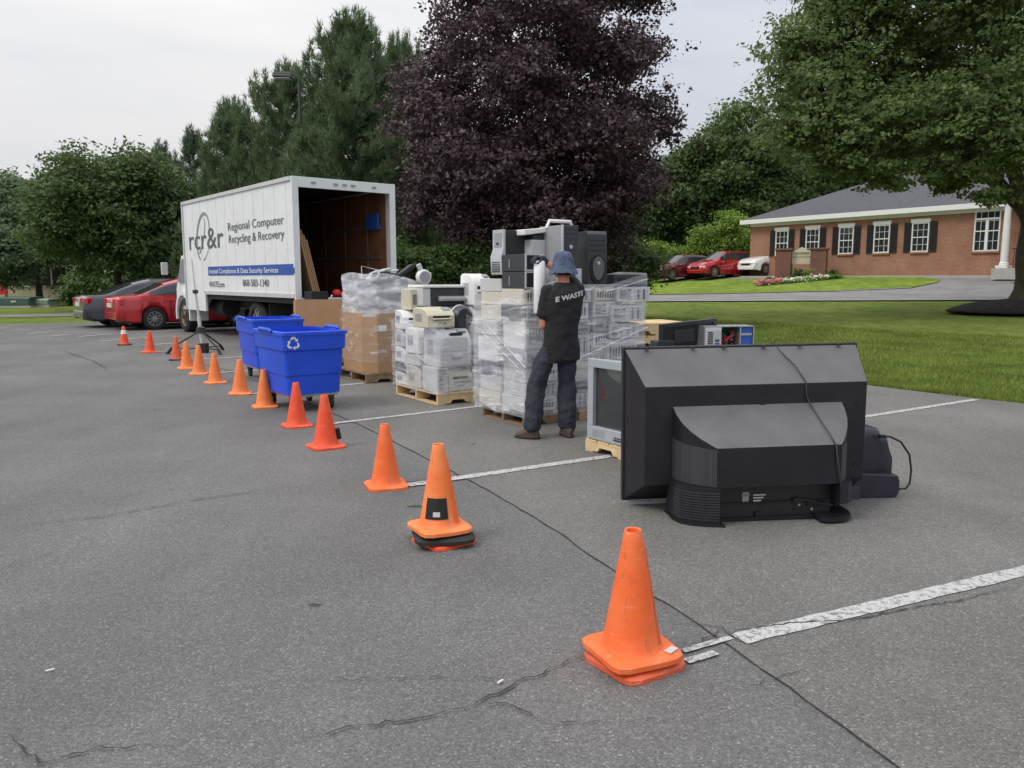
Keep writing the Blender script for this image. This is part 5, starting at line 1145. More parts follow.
for i_, (lb, mm_, h_, dz_) in enumerate([('white printer at the far bottom left corner of the printer pallet', 'white', .16, 0), ('dark printer lying second at the far left corner of the printer pallet', 'dark', .12, .163), ('white printer third up at the far left corner of the printer pallet', 'white', .2, .286), ('pale printer fourth up at the far left corner of the printer pallet', 'lgrey', .22, .49), ('white printer fifth up at the far left corner, below the yellowed box', 'white', .24, .715)]):
    finish(laser(lb, .40, .34, h_, mm_), lb, PW(.22, 1.03), zp+dz_, RZ-R(2*i_))
finish(pc(.2, .3, .26, 'side', 'cream', 'cream'), 'yellowed box beside the wrapped cardboard box top', PW(.20, 1.0), zp+.96, RZ)
finish(laser('dark inkjet printer stacked right of the large pale laser printer', .26, .34, .12, 'dark'), 'dark inkjet printer stacked right of the large pale laser printer', PW(.68, .28), zp+.42, RZ)
finish(laser('dark inkjet printer under the other dark one at the right of the pallet', .27, .36, .13, 'navy'), 'dark inkjet printer under the other dark one at the right of the pallet', PW(.68, .28), zp+.285, RZ)
finish(pc(.24, .36, .28, 'rear', 'lgrey', 'lgrey'), 'grey computer with port panel at the bottom right of the printer pallet', PW(.67, .28), zp, RZ)
mn = thing('round_backed_monitor', 'dark round backed monitor with a pale rim right of the cream printer', 'monitor', (*PW(.50, .30), zp+.77), RZ+R(8), 'printers on the printer pallet')
MB().lathe([(.02, -.08), (.12, -.085), (.15, -.04), (.155, .0)], (0, 0, .10), 28, axis='b').build('shell', 'dark', mn, smooth=50); MB().lathe([(.15, .0), (.165, .0), (.168, .02), (.15, .02)], (0, 0, .10), 28, axis='b').build('rim', 'lgrey', mn, smooth=50)
for i_, (lb, mm_, h_, dz_) in enumerate([('pale printer low at the back right of the printer pallet', 'lgrey', .38, 0), ('grey printer second at the back right of the printer pallet', 'grey', .32, .385), ('white printer third at the back right, under the wide flatbed', 'white', .30, .71)]):
    finish(laser(lb, .44, .42, h_, mm_), lb, PW(.70, .84), zp+dz_, RZ)
bx = thing('flatbed_printer', 'wide grey flatbed printer with white lid behind the cream printer', 'printer', (*PW(.60, .90), zp+1.015), RZ, 'printers on the printer pallet')
MB().box(-.3, .3, -.2, .2, 0, .22).build('body', 'dark', bx, bevel=.01); MB().box(-.42, .32, -.22, .22, .225, .26).build('lid', 'white', bx, bevel=.01); MB().box(-.42, -.305, -.2, .2, 0, .22).build('side_cover', 'lgrey', bx, bevel=.01); MB().prism([(-.2, .12), (-.29, .09), (-.29, .06), (-.2, .06)], -.2, .24, 'x').build('output_tray', 'grey', bx)
wp = laser('blocky white copier with grey buttons touching the left of the big pile', .28, .34, .40, 'white'); finish(wp, wp['label'], PW(.92, .62), zp+1.02, RZ)
for i_, (lb, mm_, h_, dz_) in enumerate([('beige printer at the bottom of the column under the blocky copier', 'beige', .5, 0), ('pale printer directly under the blocky white copier', 'lgrey', .51, .505)]):
    finish(laser(lb, .26, .36, h_, mm_), lb, PW(.93, .62), zp+dz_, RZ)
# ------------------------------------------------------------------ stretch film
def film(name, label, org, poly, z0, ztop, m, amp=.018, rows=34, seed=0, pinch=None, parent=None):
    """closed or open perimeter in the pallet frame"""
    pts = densify(poly, .035); mb = MB(); vs = []; nr = rows
    for i, p in enumerate(pts):
        a = pts[max(0, i-1)]; b = pts[min(len(pts)-1, i+1)]; dx, dy = b[0]-a[0], b[1]-a[1]; L_ = math.hypot(dx, dy) or 1; nx, ny = dy/L_, -dx/L_; zt = ztop(p[0], p[1])
        for j in range(nr+1):
            z = z0+(zt-z0)*j/nr; q = Vector((p[0]*3+seed, p[1]*3, z*11)); o = amp*mnoise.noise(q)*1.5+amp*.8*mnoise.noise(Vector((p[0]*9, p[1]*9+seed, z*25)))
            if pinch: o += pinch(p, z)
            wx, wy = W(org, p[0]+nx*o, p[1]+ny*o); vs.append((wx, wy, z))
    k = nr+1; mb.add(vs, [(i*k+j, (i+1)*k+j, (i+1)*k+j+1, i*k+j+1) for i in range(len(pts)-1) for j in range(nr)])
    o = mb.build(name, m, None, smooth=180, fix=False); tag(o, label, 'stretch film', 'stretch film round the pallets'); return o
rect = lambda x0, x1, y0, y1: [(x0, y1), (x0, y0), (x1, y0), (x1, y1), (x0, y1)]
film('stretch_film', 'clear film wound round the lower and middle big pile', BP, [(-.03, .96), (-.03, -.03), (.9, -.04), (1.5, -.13), (1.56, .4), (1.0, .96), (-.03, .96)], .1,
     lambda x, y: 1.30+(.14*max(0, min(1, (x-.0)/.45)) if x < .5 else .14+.12*max(0, (x-1.05))/.45)-(.04 if y > .5 and x < .2 else 0), 'film', .009, 40, 3)
film('stretch_film', 'second denser film layer round the foot of the big pile', BP, rect(-.045, 1.06, -.05, .97), .13, lambda x, y: .62+.1*math.sin(x*4+y*3), 'filmthin', .014, 22, 9)
film('stretch_film', 'loose film flap hanging over the left corner of the big pile', BP, [(-.09, 1.0), (-.07, .5), (-.05, .1), (-.03, -.06), (.3, -.07)], .62, lambda x, y: 1.28-.0*x+.0*y-(.25*max(0, x)), 'filmthin', .025, 24, 15)
def rope(pts, r=.008, lab='', org=BP):
    q = [Vector((*W(org, a, b), c)) for a, b, c in pts]; mb = MB(); n = 18; P_ = [q[0].lerp(q[-1], k/n) if len(q) == 2 else q[min(int(k/n*(len(q)-1)), len(q)-2)].lerp(q[min(int(k/n*(len(q)-1)), len(q)-2)+1], (k/n*(len(q)-1)) % 1 if k < n else 1) for k in range(n+1)]
    mb.tube(P_, [r*(1+.4*math.sin(k*2.3)) for k in range(n+1)], 6); o = mb.build('film_rope', 'film', smooth=60); tag(o, lab, 'stretch film', 'twisted film ropes on the pile')
rope([(-.05, .45, 1.22), (-.03, -.06, 1.38), (.3, -.07, 1.47)], .007, 'twisted film rope rising to the white roll in the worker hands')
rope([(-.07, .6, 1.0), (-.05, -.06, .62)], .007, 'twisted film rope slanting down the left face of the pile')
rope([(-.07, .75, .95), (-.05, .05, .60)], .007, 'thin parallel film rope on the left face of the pile')
rope([(.55, -.09, .66), (1.5, -.17, .98)], .008, 'film rope rising rightwards beside the worker waist'); rope([(.5, -.09, .84), (1.45, -.17, 1.02)], .005, 'thin film rope above the other one right of the worker')
rope([(.95, -.08, 1.36), (1.5, -.16, 1.50)], .007, 'film rope along the slanted top edge right of the worker head')
film('stretch_film', 'film wound round the printers, sagging below the cream printer', PR, [(-.02, 1.2), (-.03, -.0), (.0, -.03), (.86, -.02), (.93, .4), (.9, 1.2)], .14, lambda x, y: (.98-.30*max(0, min(1, (y-.3)/.7))*0) if x < .1 else .80+.2*abs(x-.3), 'film', .008, 30, 21)
film('stretch_film', 'clear film round the brown bulk box and its grey liner', GC, [(.15, 1.1), (-.03, .9), (-.03, .14), (.14, -.03), (.86, -.03), (1.02, .14), (1.02, .9), (.85, 1.1), (.15, 1.1)], .3, lambda x, y: 1.05+.02*math.sin(9*x), 'filmthin', .008, 20, 27)
film('box_liner', 'grey translucent liner bag standing out of the brown bulk box', GC, [(.16, 1.03), (.01, .9), (.01, .17), (.17, .01), (.82, .01), (.97, .17), (.97, .9), (.82, 1.03), (.16, 1.03)], .95, lambda x, y: 1.54+.05*math.sin(5*x+3*y)-.05*x, 'filmdense', .014, 24, 33)
film('film_tail', 'loose film tail hanging from the bulk box towards the printers', GC, [(.98, .12), (1.04, .02), (1.1, -.04), (1.13, -.07)], .82, lambda x, y: 1.36-3.2*max(0, x-.98), 'filmdense', .03, 24, 39)
# junk on top of the bulk box
def junk(name, label, cat, x, y, z, rz=0): return thing(name, label, cat, (*W(GC, x, y), z), RZ+rz, 'scrap on top of the brown bulk box')
jf = thing('scrap_fill', 'mixed dark scrap filling the liner bag', 'scrap', (*W(GC, 0, 0), 0), RZ); jm = MB(); random.seed(5)
for k in range(46): jm.obox((random.uniform(.2, .8), random.uniform(.2, .85), random.uniform(1.05, 1.45)), (random.uniform(.1, .35), random.uniform(.05, .2), random.uniform(.03, .12)), (random.uniform(-.5, .5), random.uniform(-.5, .5), random.uniform(0, 3)), random.choice((0, 0, 1, 2)))
jm.build('scrap_mass', ['dark', 'grey', 'lgrey'], jf, bevel=.006)['kind'] = 'stuff'
j = junk('wire_rack', 'thin wire frame sticking up at the left of the bulk box', 'rack', .08, .3, 1.5); MB().tube([(0, 0, -.3), (0, 0, .18), (.28, .0, .12), (.3, 0, -.2)], .008, 6).build('wire', 'silver', j)
for k, (x, y, z, a, lb) in enumerate([(.32, .3, 1.56, -18, 'pale curved printer cover leaning left on the scrap'), (.42, .28, 1.58, -28, 'pale curved printer cover next to the first on the scrap'), (.54, .3, 1.56, -38, 'pale curved printer cover closest to the black keyboard')]):
    j = junk('printer_cover', lb, 'scrap cover', x, y, z, R(8*k)); p_ = [(-.16, -.07), (-.1, .02), (0, .06), (.12, .08), (.12, .055), (0, .03), (-.08, -.01), (-.13, -.08)]; o = MB().prism(p_, -.05, .05, 'y').build('shell', 'lgrey', j, bevel=.006); MB().box(-.1, .08, -.058, -.0505, -.01, .02).build('dark_slot', 'dark', j)
j = junk('keyboard', 'black keyboard slanting up to the right out of the bulk box', 'keyboard', .72, .3, 1.56); j.rotation_euler = (0, R(-33), RZ); MB().box(-.24, .26, -.07, .07, -.02, .03).build('case', 'blackmatt', j, bevel=.008); MB().box(-.2, .22, -.055, .055, .031, .042).build('keys', 'black', j)
j = junk('desk_fan', 'round white machine part hanging over the right corner of the bulk box', 'scrap part', .98, .1, 1.52); MB().lathe([(.001, -.05), (.1, -.05), (.115, -.03), (.115, .03), (.1, .04), (.001, .04)], (0, 0, 0), 26, axis='b').build('disc', 'white', j, smooth=40); MB().obox((-.05, 0, .12), (.07, .05, .16), (0, R(-25), 0)).obox((.06, 0, .03), (.13, .05, .08)).build('bracket', 'lgrey', j, bevel=.01); MB().lathe([(.07, -.056), (.085, -.056), (.085, -.051), (.07, -.051)], (0, 0, 0), 26, axis='b').build('ring', 'grey', j)
# ------------------------------------------------------------------ silver tube television on its pallet
FX, FY = .655, 6.80; trz2 = math.atan2(-.83, .56)
putp(make_pallet('pale pallet under the silver tube television', .95, .72, 'woodlight', .115), (FX-.01, FY+.02), trz2)
tv = thing('tube_television', 'large silver tube television with a dark screen facing the cones', 'television', (FX, FY, .12), trz2)
w_, h = .86, .70; mb = MB(); t_ = .075
for b in ((0, w_, 0, .05, 0, .115), (0, w_, 0, .05, h-t_, h), (0, t_, 0, .05, .115, h-t_), (w_-t_, w_, 0, .05, .115, h-t_)): mb.box(*b)
mb.build('bezel', 'tvsilver', tv, bevel=.006)
sm = MB(); vs = []; nx = 14
for i in range(nx+1):
    for j in range(nx+1):
        u, v = i/nx, j/nx; vs.append((t_+.004+(w_-2*t_-.008)*u, .035-.02*(1-(2*u-1)**2)*(1-(2*v-1)**2), .119+(h-t_-.123)*v))
sm.add(vs, [(i*(nx+1)+j, (i+1)*(nx+1)+j, (i+1)*(nx+1)+j+1, i*(nx+1)+j+1) for i in range(nx) for j in range(nx)]); sm.build('screen', 'screen', tv, smooth=180, fix=False)
hb = MB(); hb.loft([[(.01, .0505, .01), (w_-.01, .0505, .01), (w_-.01, .0505, h-.01), (.01, .0505, h-.01)], [(.02, .2, .01), (w_-.02, .2, .01), (w_-.02, .2, h-.02), (.02, .2, h-.02)], [(.2, .56, .03), (w_-.2, .56, .03), (w_-.2, .56, h-.16), (.2, .56, h-.16)]]); hb.build('rear_housing', 'tvsilver', tv, bevel=.01)
q = MB(); [q.box(.36+.035*k, .385+.035*k, -.004, -.0005, .05, .062) for k in range(4)]; q.box(.35, .51, -.003, -.0005, .03, .042); q.build('control_buttons', 'dark', tv); q = MB(); [q.box(.08+.02*k, .09+.02*k, -.002, -.0003, .03, .09) for k in range(8)]; q.build('speaker_slots', 'grey', tv)
# ------------------------------------------------------------------ rear projection television seen from behind
ta = R(6); bt = thing('projection_television', 'big black rear projection television seen from behind on the asphalt', 'television', (.735, 5.14, 0), ta)
bt.rotation_euler = (0, R(-.7), ta)
TW, TH = 1.605, 1.055
fm = MB(); fm.loft([[(0, -.012, .03), (TW, -.012, .03), (TW, -.012, TH), (0, -.012, TH)], [(0, .04, .03), (TW, .04, .03), (TW, .04, TH), (0, .04, TH)]]); fm.build('screen_frame', 'tvdark', bt, bevel=.006)
MB().box(.05, TW-.05, .041, .048, .1, TH-.05).build('screen', 'screen', bt)
MB().box(.005, TW*.2, -.03, -.012, .005, .028).build('frame_foot', 'grey', bt)
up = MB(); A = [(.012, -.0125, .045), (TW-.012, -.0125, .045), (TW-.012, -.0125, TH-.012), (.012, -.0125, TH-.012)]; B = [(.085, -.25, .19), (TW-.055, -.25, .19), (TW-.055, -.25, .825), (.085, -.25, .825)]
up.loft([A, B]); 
uo = up.build('upper_housing', ['tvdark', 'tvskylit_dusty'], bt, bevel=.005)
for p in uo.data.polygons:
    if p.normal.z > .3: p.material_index = 1  # up-facing slope takes the paler colour: dust and painted sky light
sl = MB(); 
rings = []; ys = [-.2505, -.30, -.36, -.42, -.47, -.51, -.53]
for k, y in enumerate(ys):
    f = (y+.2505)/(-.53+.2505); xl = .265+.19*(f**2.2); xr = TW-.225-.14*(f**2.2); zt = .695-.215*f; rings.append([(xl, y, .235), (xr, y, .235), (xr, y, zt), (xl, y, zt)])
sl.loft(rings); so_ = sl.build('projector_housing', ['tvdark', 'tvskylit_dusty'], bt, smooth=30)
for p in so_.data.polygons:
    if p.normal.z > .3: p.material_index = 1  # sloping top likewise: dusty colour with the sky's brightness painted in
# cheeks below (curved in plan), set-back centre panel, feet
def cheek(pts, z0, z1, name='lower_cheek', m='tvdark'):
    return MB().loft([[(x, y, z0) for x, y in pts], [(x, y, z1) for x, y in pts]]).build(name, m, bt, smooth=40)
lc = [(.245, -.2), (.245, -.37), (.265, -.44), (.315, -.49), (.39, -.525), (.47, -.545), (.475, -.545), (.475, -.2)]
cheek(lc, .012, .2345); rc = [(TW-.37, -.2), (TW-.37, -.545), (TW-.31, -.525), (TW-.26, -.48), (TW-.23, -.40), (TW-.225, -.2)]; cheek(rc, .105, .2345)
cheek([(TW-.49, -.42), (TW-.49, -.55), (TW-.44, -.575), (TW-.35, -.565), (TW-.28, -.52), (TW-.245, -.43), (TW-.24, -.2), (TW-.3, -.2)], 0.004, .03, 'curved_foot')
cheek([(.23, -.2), (.23, -.38), (.25, -.455), (.305, -.51), (.385, -.545), (.475, -.565), (.5, -.57), (.5, -.2)], 0.0, .0115, 'curved_base')
MB().box(.476, TW-.371, -.43, -.2, .004, .234).build('connector_panel', 'black', bt)
MB().box(.46, TW-.36, -.46, -.2, .0, .02).box(.476, TW-.371, -.445, -.431, .105, .112).build('panel_ledge', 'tvdark', bt)
g_ = MB()   # louvred grille on the left cheek
for k in range(11):
    z = .035+.0165*k
    for (xa, ya), (xb, yb) in zip(lc[1:6], lc[2:6]):
        nx_, ny_ = (yb-ya), -(xb-xa); L_ = math.hypot(nx_, ny_); nx_, ny_ = nx_/L_*.007, ny_/L_*.007
        g_.hexa([(xa, ya, z), (xb, yb, z), (xb+nx_, yb+ny_, z), (xa+nx_, ya+ny_, z)], [(xa, ya, z+.008), (xb, yb, z+.008), (xb+nx_, yb+ny_, z+.008), (xa+nx_, ya+ny_, z+.008)])
g_.build('vent_grille', 'dark', bt)
pm, pnt, pp = newmat('perforated_black_plastic'); v = pos(pnt); vo = N(pnt, 'ShaderNodeTexVoronoi', Scale=120); vo.inputs['Randomness'].default_value = 0; pnt.links.new(v, vo.inputs['Vector'])
c_ = ramp(pnt, vo.outputs['Distance'], [(.28, (.004, .004, .004)), (.4, (.045, .045, .05))]); pnt.links.new(c_, pp.inputs['Base Color']); pp.inputs['Roughness'].default_value = .5; M['perf'] = pm
for s_ in (0, 1):
    pf = MB()
    for (y0, y1) in zip(ys, ys[1:]):
        f0 = (y0+.2505)/(-.2795); f1 = (y1+.2505)/(-.2795)
        xa = .2635+.19*f0**2.2 if s_ == 0 else TW-.2235-.14*f0**2.2; xb = .2635+.19*f1**2.2 if s_ == 0 else TW-.2235-.14*f1**2.2
        pf.add([(xa, y0-.002, .24), (xb, y1-.002, .24), (xb, y1-.002, .50-.03*f1), (xa, y0-.002, .50-.03*f0)], [(0, 1, 2, 3)])
    pf.build('perforated_panel', 'perf', bt, fix=False)
q = MB()
for xx, zz in ((.16, .70), (.16, .66), (TW-.11, .68), (TW-.11, .28), (.16, .24), (.85, .78), (.85, .70)): q.box(xx-.016, xx+.016, -.256, -.2525, zz-.008, zz+.008)
q.build('screw_recess', 'blackmatt', bt)
[MB().box(xx, xx+.02, -.05+.0, -.02, TH-.014, TH-.003).build('top_clip', 'blackmatt', bt) for xx in (.14, .45, .66, .93, 1.18, 1.45)]
q = MB(); q.box(.66, .70, -.4325, -.4305, .115, .175, 0); q.box(.655, .705, -.4325, -.4305, .15, .16, 0)
for k in range(3): q.box(.73, .81-.015*k, -.4325, -.4305, .15-.018*k, .158-.018*k, 1)
q.build('rating_label', ['grey', 'lgrey'], bt)
[MB().obox((1.0+.028*k, -.432, .05+.03*(k % 2)), (.014, .01, .014)).build('connector_socket', ['blackmatt', 'grey', 'dark'][k % 3], bt) for k in range(6)]; MB().box(.74, .78, -.45, -.431, .0, .05, 0).build('latch', 'blackmatt', bt)
MB().tube([(1.01, -.44, .115), (1.06, -.47, .12), (1.15, -.46, .09), (1.23, -.47, .08)], .009, 8).box(.98, 1.03, -.46, -.43, .1, .13).build('power_plug', 'blackmatt', bt)
q = MB(); grille(q, TW-.33, TW-.23, .12, .21, -.52, 7, 0); q.build('small_vent', 'dark', bt)
cb_ = MB(); cb_.tube([(1.03, .05, 1.0), (1.035, .01, TH+.006), (1.045, -.04, TH-.035), (1.10, -.16, .93), (1.135, -.252, .83), (1.135, -.262, .75), (1.155, -.264, .70), (1.17, -.36, .625), (1.185, -.47, .545), (1.20, -.535, .48), (1.215, -.55, .35), (1.235, -.55, .24), (1.255, -.50, .15), (1.25, -.47, .08)], .0048, 8); cb_.build('power_cable', 'dark', bt, smooth=60)
# ------------------------------------------------------------------ small dark monitor with looped cable
sx_, sy_ = G(850, 499); mo = thing('tube_monitor', 'small dark tube monitor with a looped black cable beside the projection television', 'monitor', (sx_, sy_, 0), R(4))
def rg(x, zb, zt, y0, y1, r=.06):
    out = []
    for cy, cz, a0 in ((y1-r, zt-r, 0), (y0+r, zt-r, 90), (y0+r, zb+r*.3, 180), (y1-r, zb+r*.3, 270)):
        rz_ = r if a0 < 180 else r*.3
        for k in range(5): a = R(a0+22.5*k); out.append((x, cy+(r if a0 < 180 else r)*math.cos(a), cz+rz_*math.sin(a)))
    return out
MB().loft([rg(x, zb, zt, y0, y1, r) for x, zb, zt, y0, y1, r in [(-.2, .01, .46, .0, .46, .04), (-.12, .01, .48, -.01, .47, .05), (.0, .01, .475, 0, .46, .07), (.13, .02, .49, .02, .42, .06), (.21, .03, .475, .04, .40, .06)]]).build('housing', 'navy', mo, smooth=35)
MB().loft([rg(x, zb, zt, y0, y1, r) for x, zb, zt, y0, y1, r in [(.19, .03, .43, .05, .38, .04), (.275, .04, .42, .06, .36, .04), (.30, .05, .35, .07, .34, .04), (.33, .06, .28, .08, .33, .03), (.338, .1, .22, .12, .3, .03)]]).build('tube_neck_cover', 'navy', mo, smooth=35)
MB().prism([(-.19, .0), (.325, .0), (.342, .03), (.338, .16), (.22, .17), (.08, .18), (-.02, .20), (-.19, .23)], -.006, .44, 'y').build('lower_shell', 'navy', mo, bevel=.012)
MB().tube([(.2, .0, .435), (.25, -.02, .435), (.32, -.03, .40), (.385, -.03, .31), (.405, -.03, .2), (.40, -.03, .11), (.375, -.03, .075), (.335, -.02, .07)], .007, 8).build('cable', 'blackmatt', mo, smooth=60); MB().obox((.2, .0, .435), (.04, .03, .02)).build('cable_plug', 'blackmatt', mo); MB().box(.3455, .348, .0, .08, .03, .13).build('side_label', 'grey', mo)
# ------------------------------------------------------------------ things behind the television
SP = W(BP, 1.30, .62); SP = (1.27, 9.0)
sp0 = make_pallet('', .98, .8, 'woodold', .14, 'stacked_pallet'); sp1 = make_pallet('', .98, .8, 'woodlight', .14, 'stacked_pallet')
for i in range(7):
    o = (sp0 if i == 0 else copy_tree(sp0)) if i < 5 else (sp1 if i == 5 else copy_tree(sp1))
    o['label'] = '%s pallet, %s in the empty pallet stack behind the televisions' % ('weathered dark' if i < 5 else 'pale fresh', ('topmost' if i == 6 else ORD[i])); o['group'] = 'stack of empty pallets'
    putp(o, (SP[0]+random.uniform(-.02, .02), SP[1]+random.uniform(-.02, .02)), RZ-R(14), .141*i+.0)
Q0 = (1.62, 6.95); qrz = R(12)
def Qw(x, y): c, s_ = math.cos(qrz), math.sin(qrz); return (Q0[0]+c*x-s_*y, Q0[1]+s_*x+c*y)
putp(make_pallet('pallet hidden behind the projection television', 1.15, .8, 'woodold'), Qw(-.4, -.05), qrz)
h1 = thing('boxy_television', 'dark boxy television standing behind the projection television', 'television', (*Qw(-.36, .0), .145), qrz)
MB().box(0, .54, 0, .6, 0, .68).build('housing', 'blackmatt', h1, bevel=.02); MB().box(.03, .51, -.02, -.001, .05, .63).build('back_cover', 'dark', h1, bevel=.01)
h2 = thing('boxy_television', 'second dark television under the open computer case', 'television', (*Qw(.22, .0), .145), qrz); MB().box(0, .54, 0, .6, 0, .70).build('housing', 'blackmatt', h2, bevel=.02); MB().box(.03, .51, -.02, -.001, .05, .65).build('back_cover', 'dark', h2, bevel=.01)
f1 = thing('flat_monitor', 'black flat panel leaning behind the open computer, its top edge rising to the right', 'monitor', (*Qw(-.27, .16), .83), qrz+R(4)); f1.rotation_euler = (R(8), R(-5), qrz+R(4)); MB().box(0, .56, 0, .03, 0, .27).build('case', 'black', f1, bevel=.006); q = MB(); q.box(.0, .56, -.012, -.001, .24, .27).box(0, .56, -.012, -.001, 0, .03).box(0, .03, -.012, -.001, .03, .24).box(.53, .56, -.012, -.001, .03, .24); q.build('raised_edge', 'dark', f1); MB().box(.14, .34, -.01, -.001, .08, .2).build('mount_plate', 'dark', f1, bevel=.004)
f2 = thing('set_top_box', 'small black box left of the leaning flat panel', 'electronics', (*Qw(-.37, .0), .828), qrz); MB().box(0, .17, 0, .15, 0, .13).build('case', 'dark', f2, bevel=.008); MB().box(.02, .15, -.006, -.001, .02, .13).build('front_panel', 'black', f2)
oc = thing('open_computer', 'opened computer case lying with its boards and a blue bay exposed', 'computer', (*Qw(.09, .02), .847), qrz+R(-2))
W_, Hh = .47, .235
q = MB(); q.box(0, W_, .0, .2, 0, .008).box(0, W_, 0, .2, Hh-.008, Hh).box(0, .008, 0, .2, .008, Hh-.008).box(W_-.008, W_, 0, .2, .008, Hh-.008).box(.008, W_-.008, .19, .2, .008, Hh-.008); q.build('chassis', 'steel', oc)
q = MB(); q.box(.01, .16, .0, .012, .01, Hh-.01, 0); grille(q, .03, .08, .04, .19, -.0, 9, 1); q.box(.09, .15, -.006, -.0005, .12, .2, 2); [q.obox((.12, -.003, .03+.025*k), (.04, .006, .012), mi=1 if k % 2 else 3) for k in range(4)]; q.build('rear_panel', ['lgrey', 'blackmatt', 'silver', 'bluepart'], oc)
q = MB(); q.box(.17, .33, .17, .188, .02, Hh-.02, 0); random.seed(9)
for k in range(26): q.obox((random.uniform(.19, .32), random.uniform(.08, .165), random.uniform(.02, .2)), (random.uniform(.01, .05), random.uniform(.01, .04), random.uniform(.008, .05)), (0, 0, 0), random.choice((0, 1, 1, 2, 3)))
q.build('circuit_boards', ['board', 'blackmatt', 'silver', 'redpart'], oc)
for k in range(4): MB().tube([(.18+.03*k, .1, .03), (.2+.02*k, .03, .09+.02*k), (.26, .02, .15-.02*k), (.31, .08, .18)], .004, 5).build('cable', ['redpart', 'blackmatt', 'grey', 'blackmatt'][k], oc, smooth=60)
q = MB(); q.box(.335, .345, .0, .188, .009, Hh-.009, 1); q.box(.347, .455, .01, .18, .012, Hh-.012, 0); q.box(.35, .45, .004, .0095, .05, .07, 1).box(.35, .45, .004, .0095, .15, .17, 1); q.build('blue_drive_bay', ['bluepart', 'steel'], oc)
# ------------------------------------------------------------------ worker seen from behind
PO = (.385, 7.42); fwd = Vector((-.30, .954, 0)); rgt = Vector((.954, .30, 0)); UPV = Vector((0, 0, 1))
pz = math.atan2(rgt.y, rgt.x)
man = thing('person', 'worker in black lettered T-shirt, blue bucket hat and dark trousers wrapping the pile with film', 'person', (*PO, 0), pz)
V3 = Vector
def remesh(o, vox, smooth_it=4, disp=0, dscale=.08, seed=0, tname='CLOUDS'):
    m = o.modifiers.new('rm', 'REMESH'); m.mode = 'VOXEL'; m.voxel_size = vox; m.use_smooth_shade = True
    s_ = o.modifiers.new('sm', 'SMOOTH'); s_.iterations = smooth_it; s_.factor = .5
    if disp:
        t = bpy.data.textures.new('cl', tname); t.noise_scale = dscale
        d = o.modifiers.new('d', 'DISPLACE'); d.texture = t; d.strength = disp; d.mid_level = .5; d.texture_coords = 'LOCAL'
    return o
def ell(mb, pts, n=18):
    """loft of ellipses: (x,y,z, rx, ry[, yaw])"""
    rings = []
    for p in pts:
        yaw = p[5] if len(p) > 5 else 0; rings.append([(p[0]+p[3]*math.cos(a)*math.cos(yaw)-p[4]*math.sin(a)*math.sin(yaw), p[1]+p[3]*math.cos(a)*math.sin(yaw)+p[4]*math.sin(a)*math.cos(yaw), p[2]) for a in [2*PI*k/n for k in range(n)]])
    mb.loft(rings); return mb
# joints (local: x right, y forward)
hipL, hipR = V3((-.04, .0, .88)), V3((.145, .0, .88)); kneeL, kneeR = V3((-.15, .045, .49)), V3((.155, .03, .49)); anL, anR = V3((-.215, -.03, .09)), V3((.14, -.03, .09))
SX = .025; shL, shR = V3((-.06, .02, 1.385)), V3((.275, .02, 1.385))
elL = V3((-.085, .04, 1.06)); haL = V3((.035, .30, 1.215)); elR = V3((.23, .30, 1.50)); haR = V3((.0, .33, 1.695))
bd = MB()
ell(bd, [(.06, 0, .84, .10, .07), (.065, 0, .98, .10, .07), (.075, .0, 1.1, .10, .07), (.09, .0, 1.28, .12, .075), (.10, .01, 1.37, .12, .06), (.105, .015, 1.41, .08, .045), (.11, .02, 1.47, .057, .058), (.115, .03, 1.53, .053, .056)])
# head: skull, jaw, ears, nose
bd.sphere((.115, .055, 1.615), (.076, .095, .1), 20); bd.sphere((.115, .085, 1.565), (.058, .07, .07), 16); bd.sphere((.115, .15, 1.59), (.012, .02, .022), 8)
for s_ in (-1, 1): bd.sphere((.115+s_*.08, .045, 1.595), (.012, .022, .034), 10); bd.sphere((.115+s_*.03, .138, 1.618), (.012, .01, .008), 8)
bd.sphere((.115, .148, 1.548), (.026, .01, .008), 8)
for a, b, c in ((shL, elL, haL), (shR, elR, haR)):
    wv = (c-b); wr_ = b+wv*.86
    bd.chain([a, a.lerp(b, .4), b], [.042, .042, .041]); bd.chain([b, b.lerp(c, .3), b.lerp(c, .65), wr_], [.041, .043, .034, .027]); bd.chain([wr_, c], [.027, .032])
for a, b, c in ((hipL, kneeL, anL), (hipR, kneeR, anR)): bd.chain([a, a.lerp(b, .5), b], [.04, .055, .048]); bd.chain([b, b.lerp(c, .3), c], [.055, .055, .036])
# hands: palm and five bent fingers closing on the roll
RX = V3((-.165, .345, 0)); 
def hand(c, side, wrist):
    d = (c-wrist).normalized()
    bd.sphere(c, (.04, .038, .022) if side > 0 else (.022, .042, .042), 12)
    for k in range(4):
        if side > 0:   # right hand on top of the roll, fingers over its end
            b = c+V3((-.025, .022-.017*k, .004)); L_ = [.036, .042, .04, .032][k]; bd.chain([b, b+V3((-L_, 0, .006)), b+V3((-L_*1.6, 0, -.018)), b+V3((-L_*1.7, 0, -.042))], [.0105, .01, .009, .008], 8)
        else:          # left hand round the bottom of the roll
            b = c+V3((.0, .02, .03-.018*k)); L_ = [.036, .042, .04, .032][k]; bd.chain([b, b+V3((-.01, L_, 0)), b+V3((-.035, L_*1.5, 0)), b+V3((-.06, L_*1.35, 0))], [.0105, .01, .009, .008], 8)
    b = c+(V3((0, -.03, -.01)) if side > 0 else V3((-.012, -.012, .03))); bd.chain([b, b+(V3((-.03, -.012, -.02)) if side > 0 else V3((-.03, .01, .025))), b+(V3((-.05, -.004, -.04)) if side > 0 else V3((-.055, .02, .03)))], [.012, .011, .009], 8)
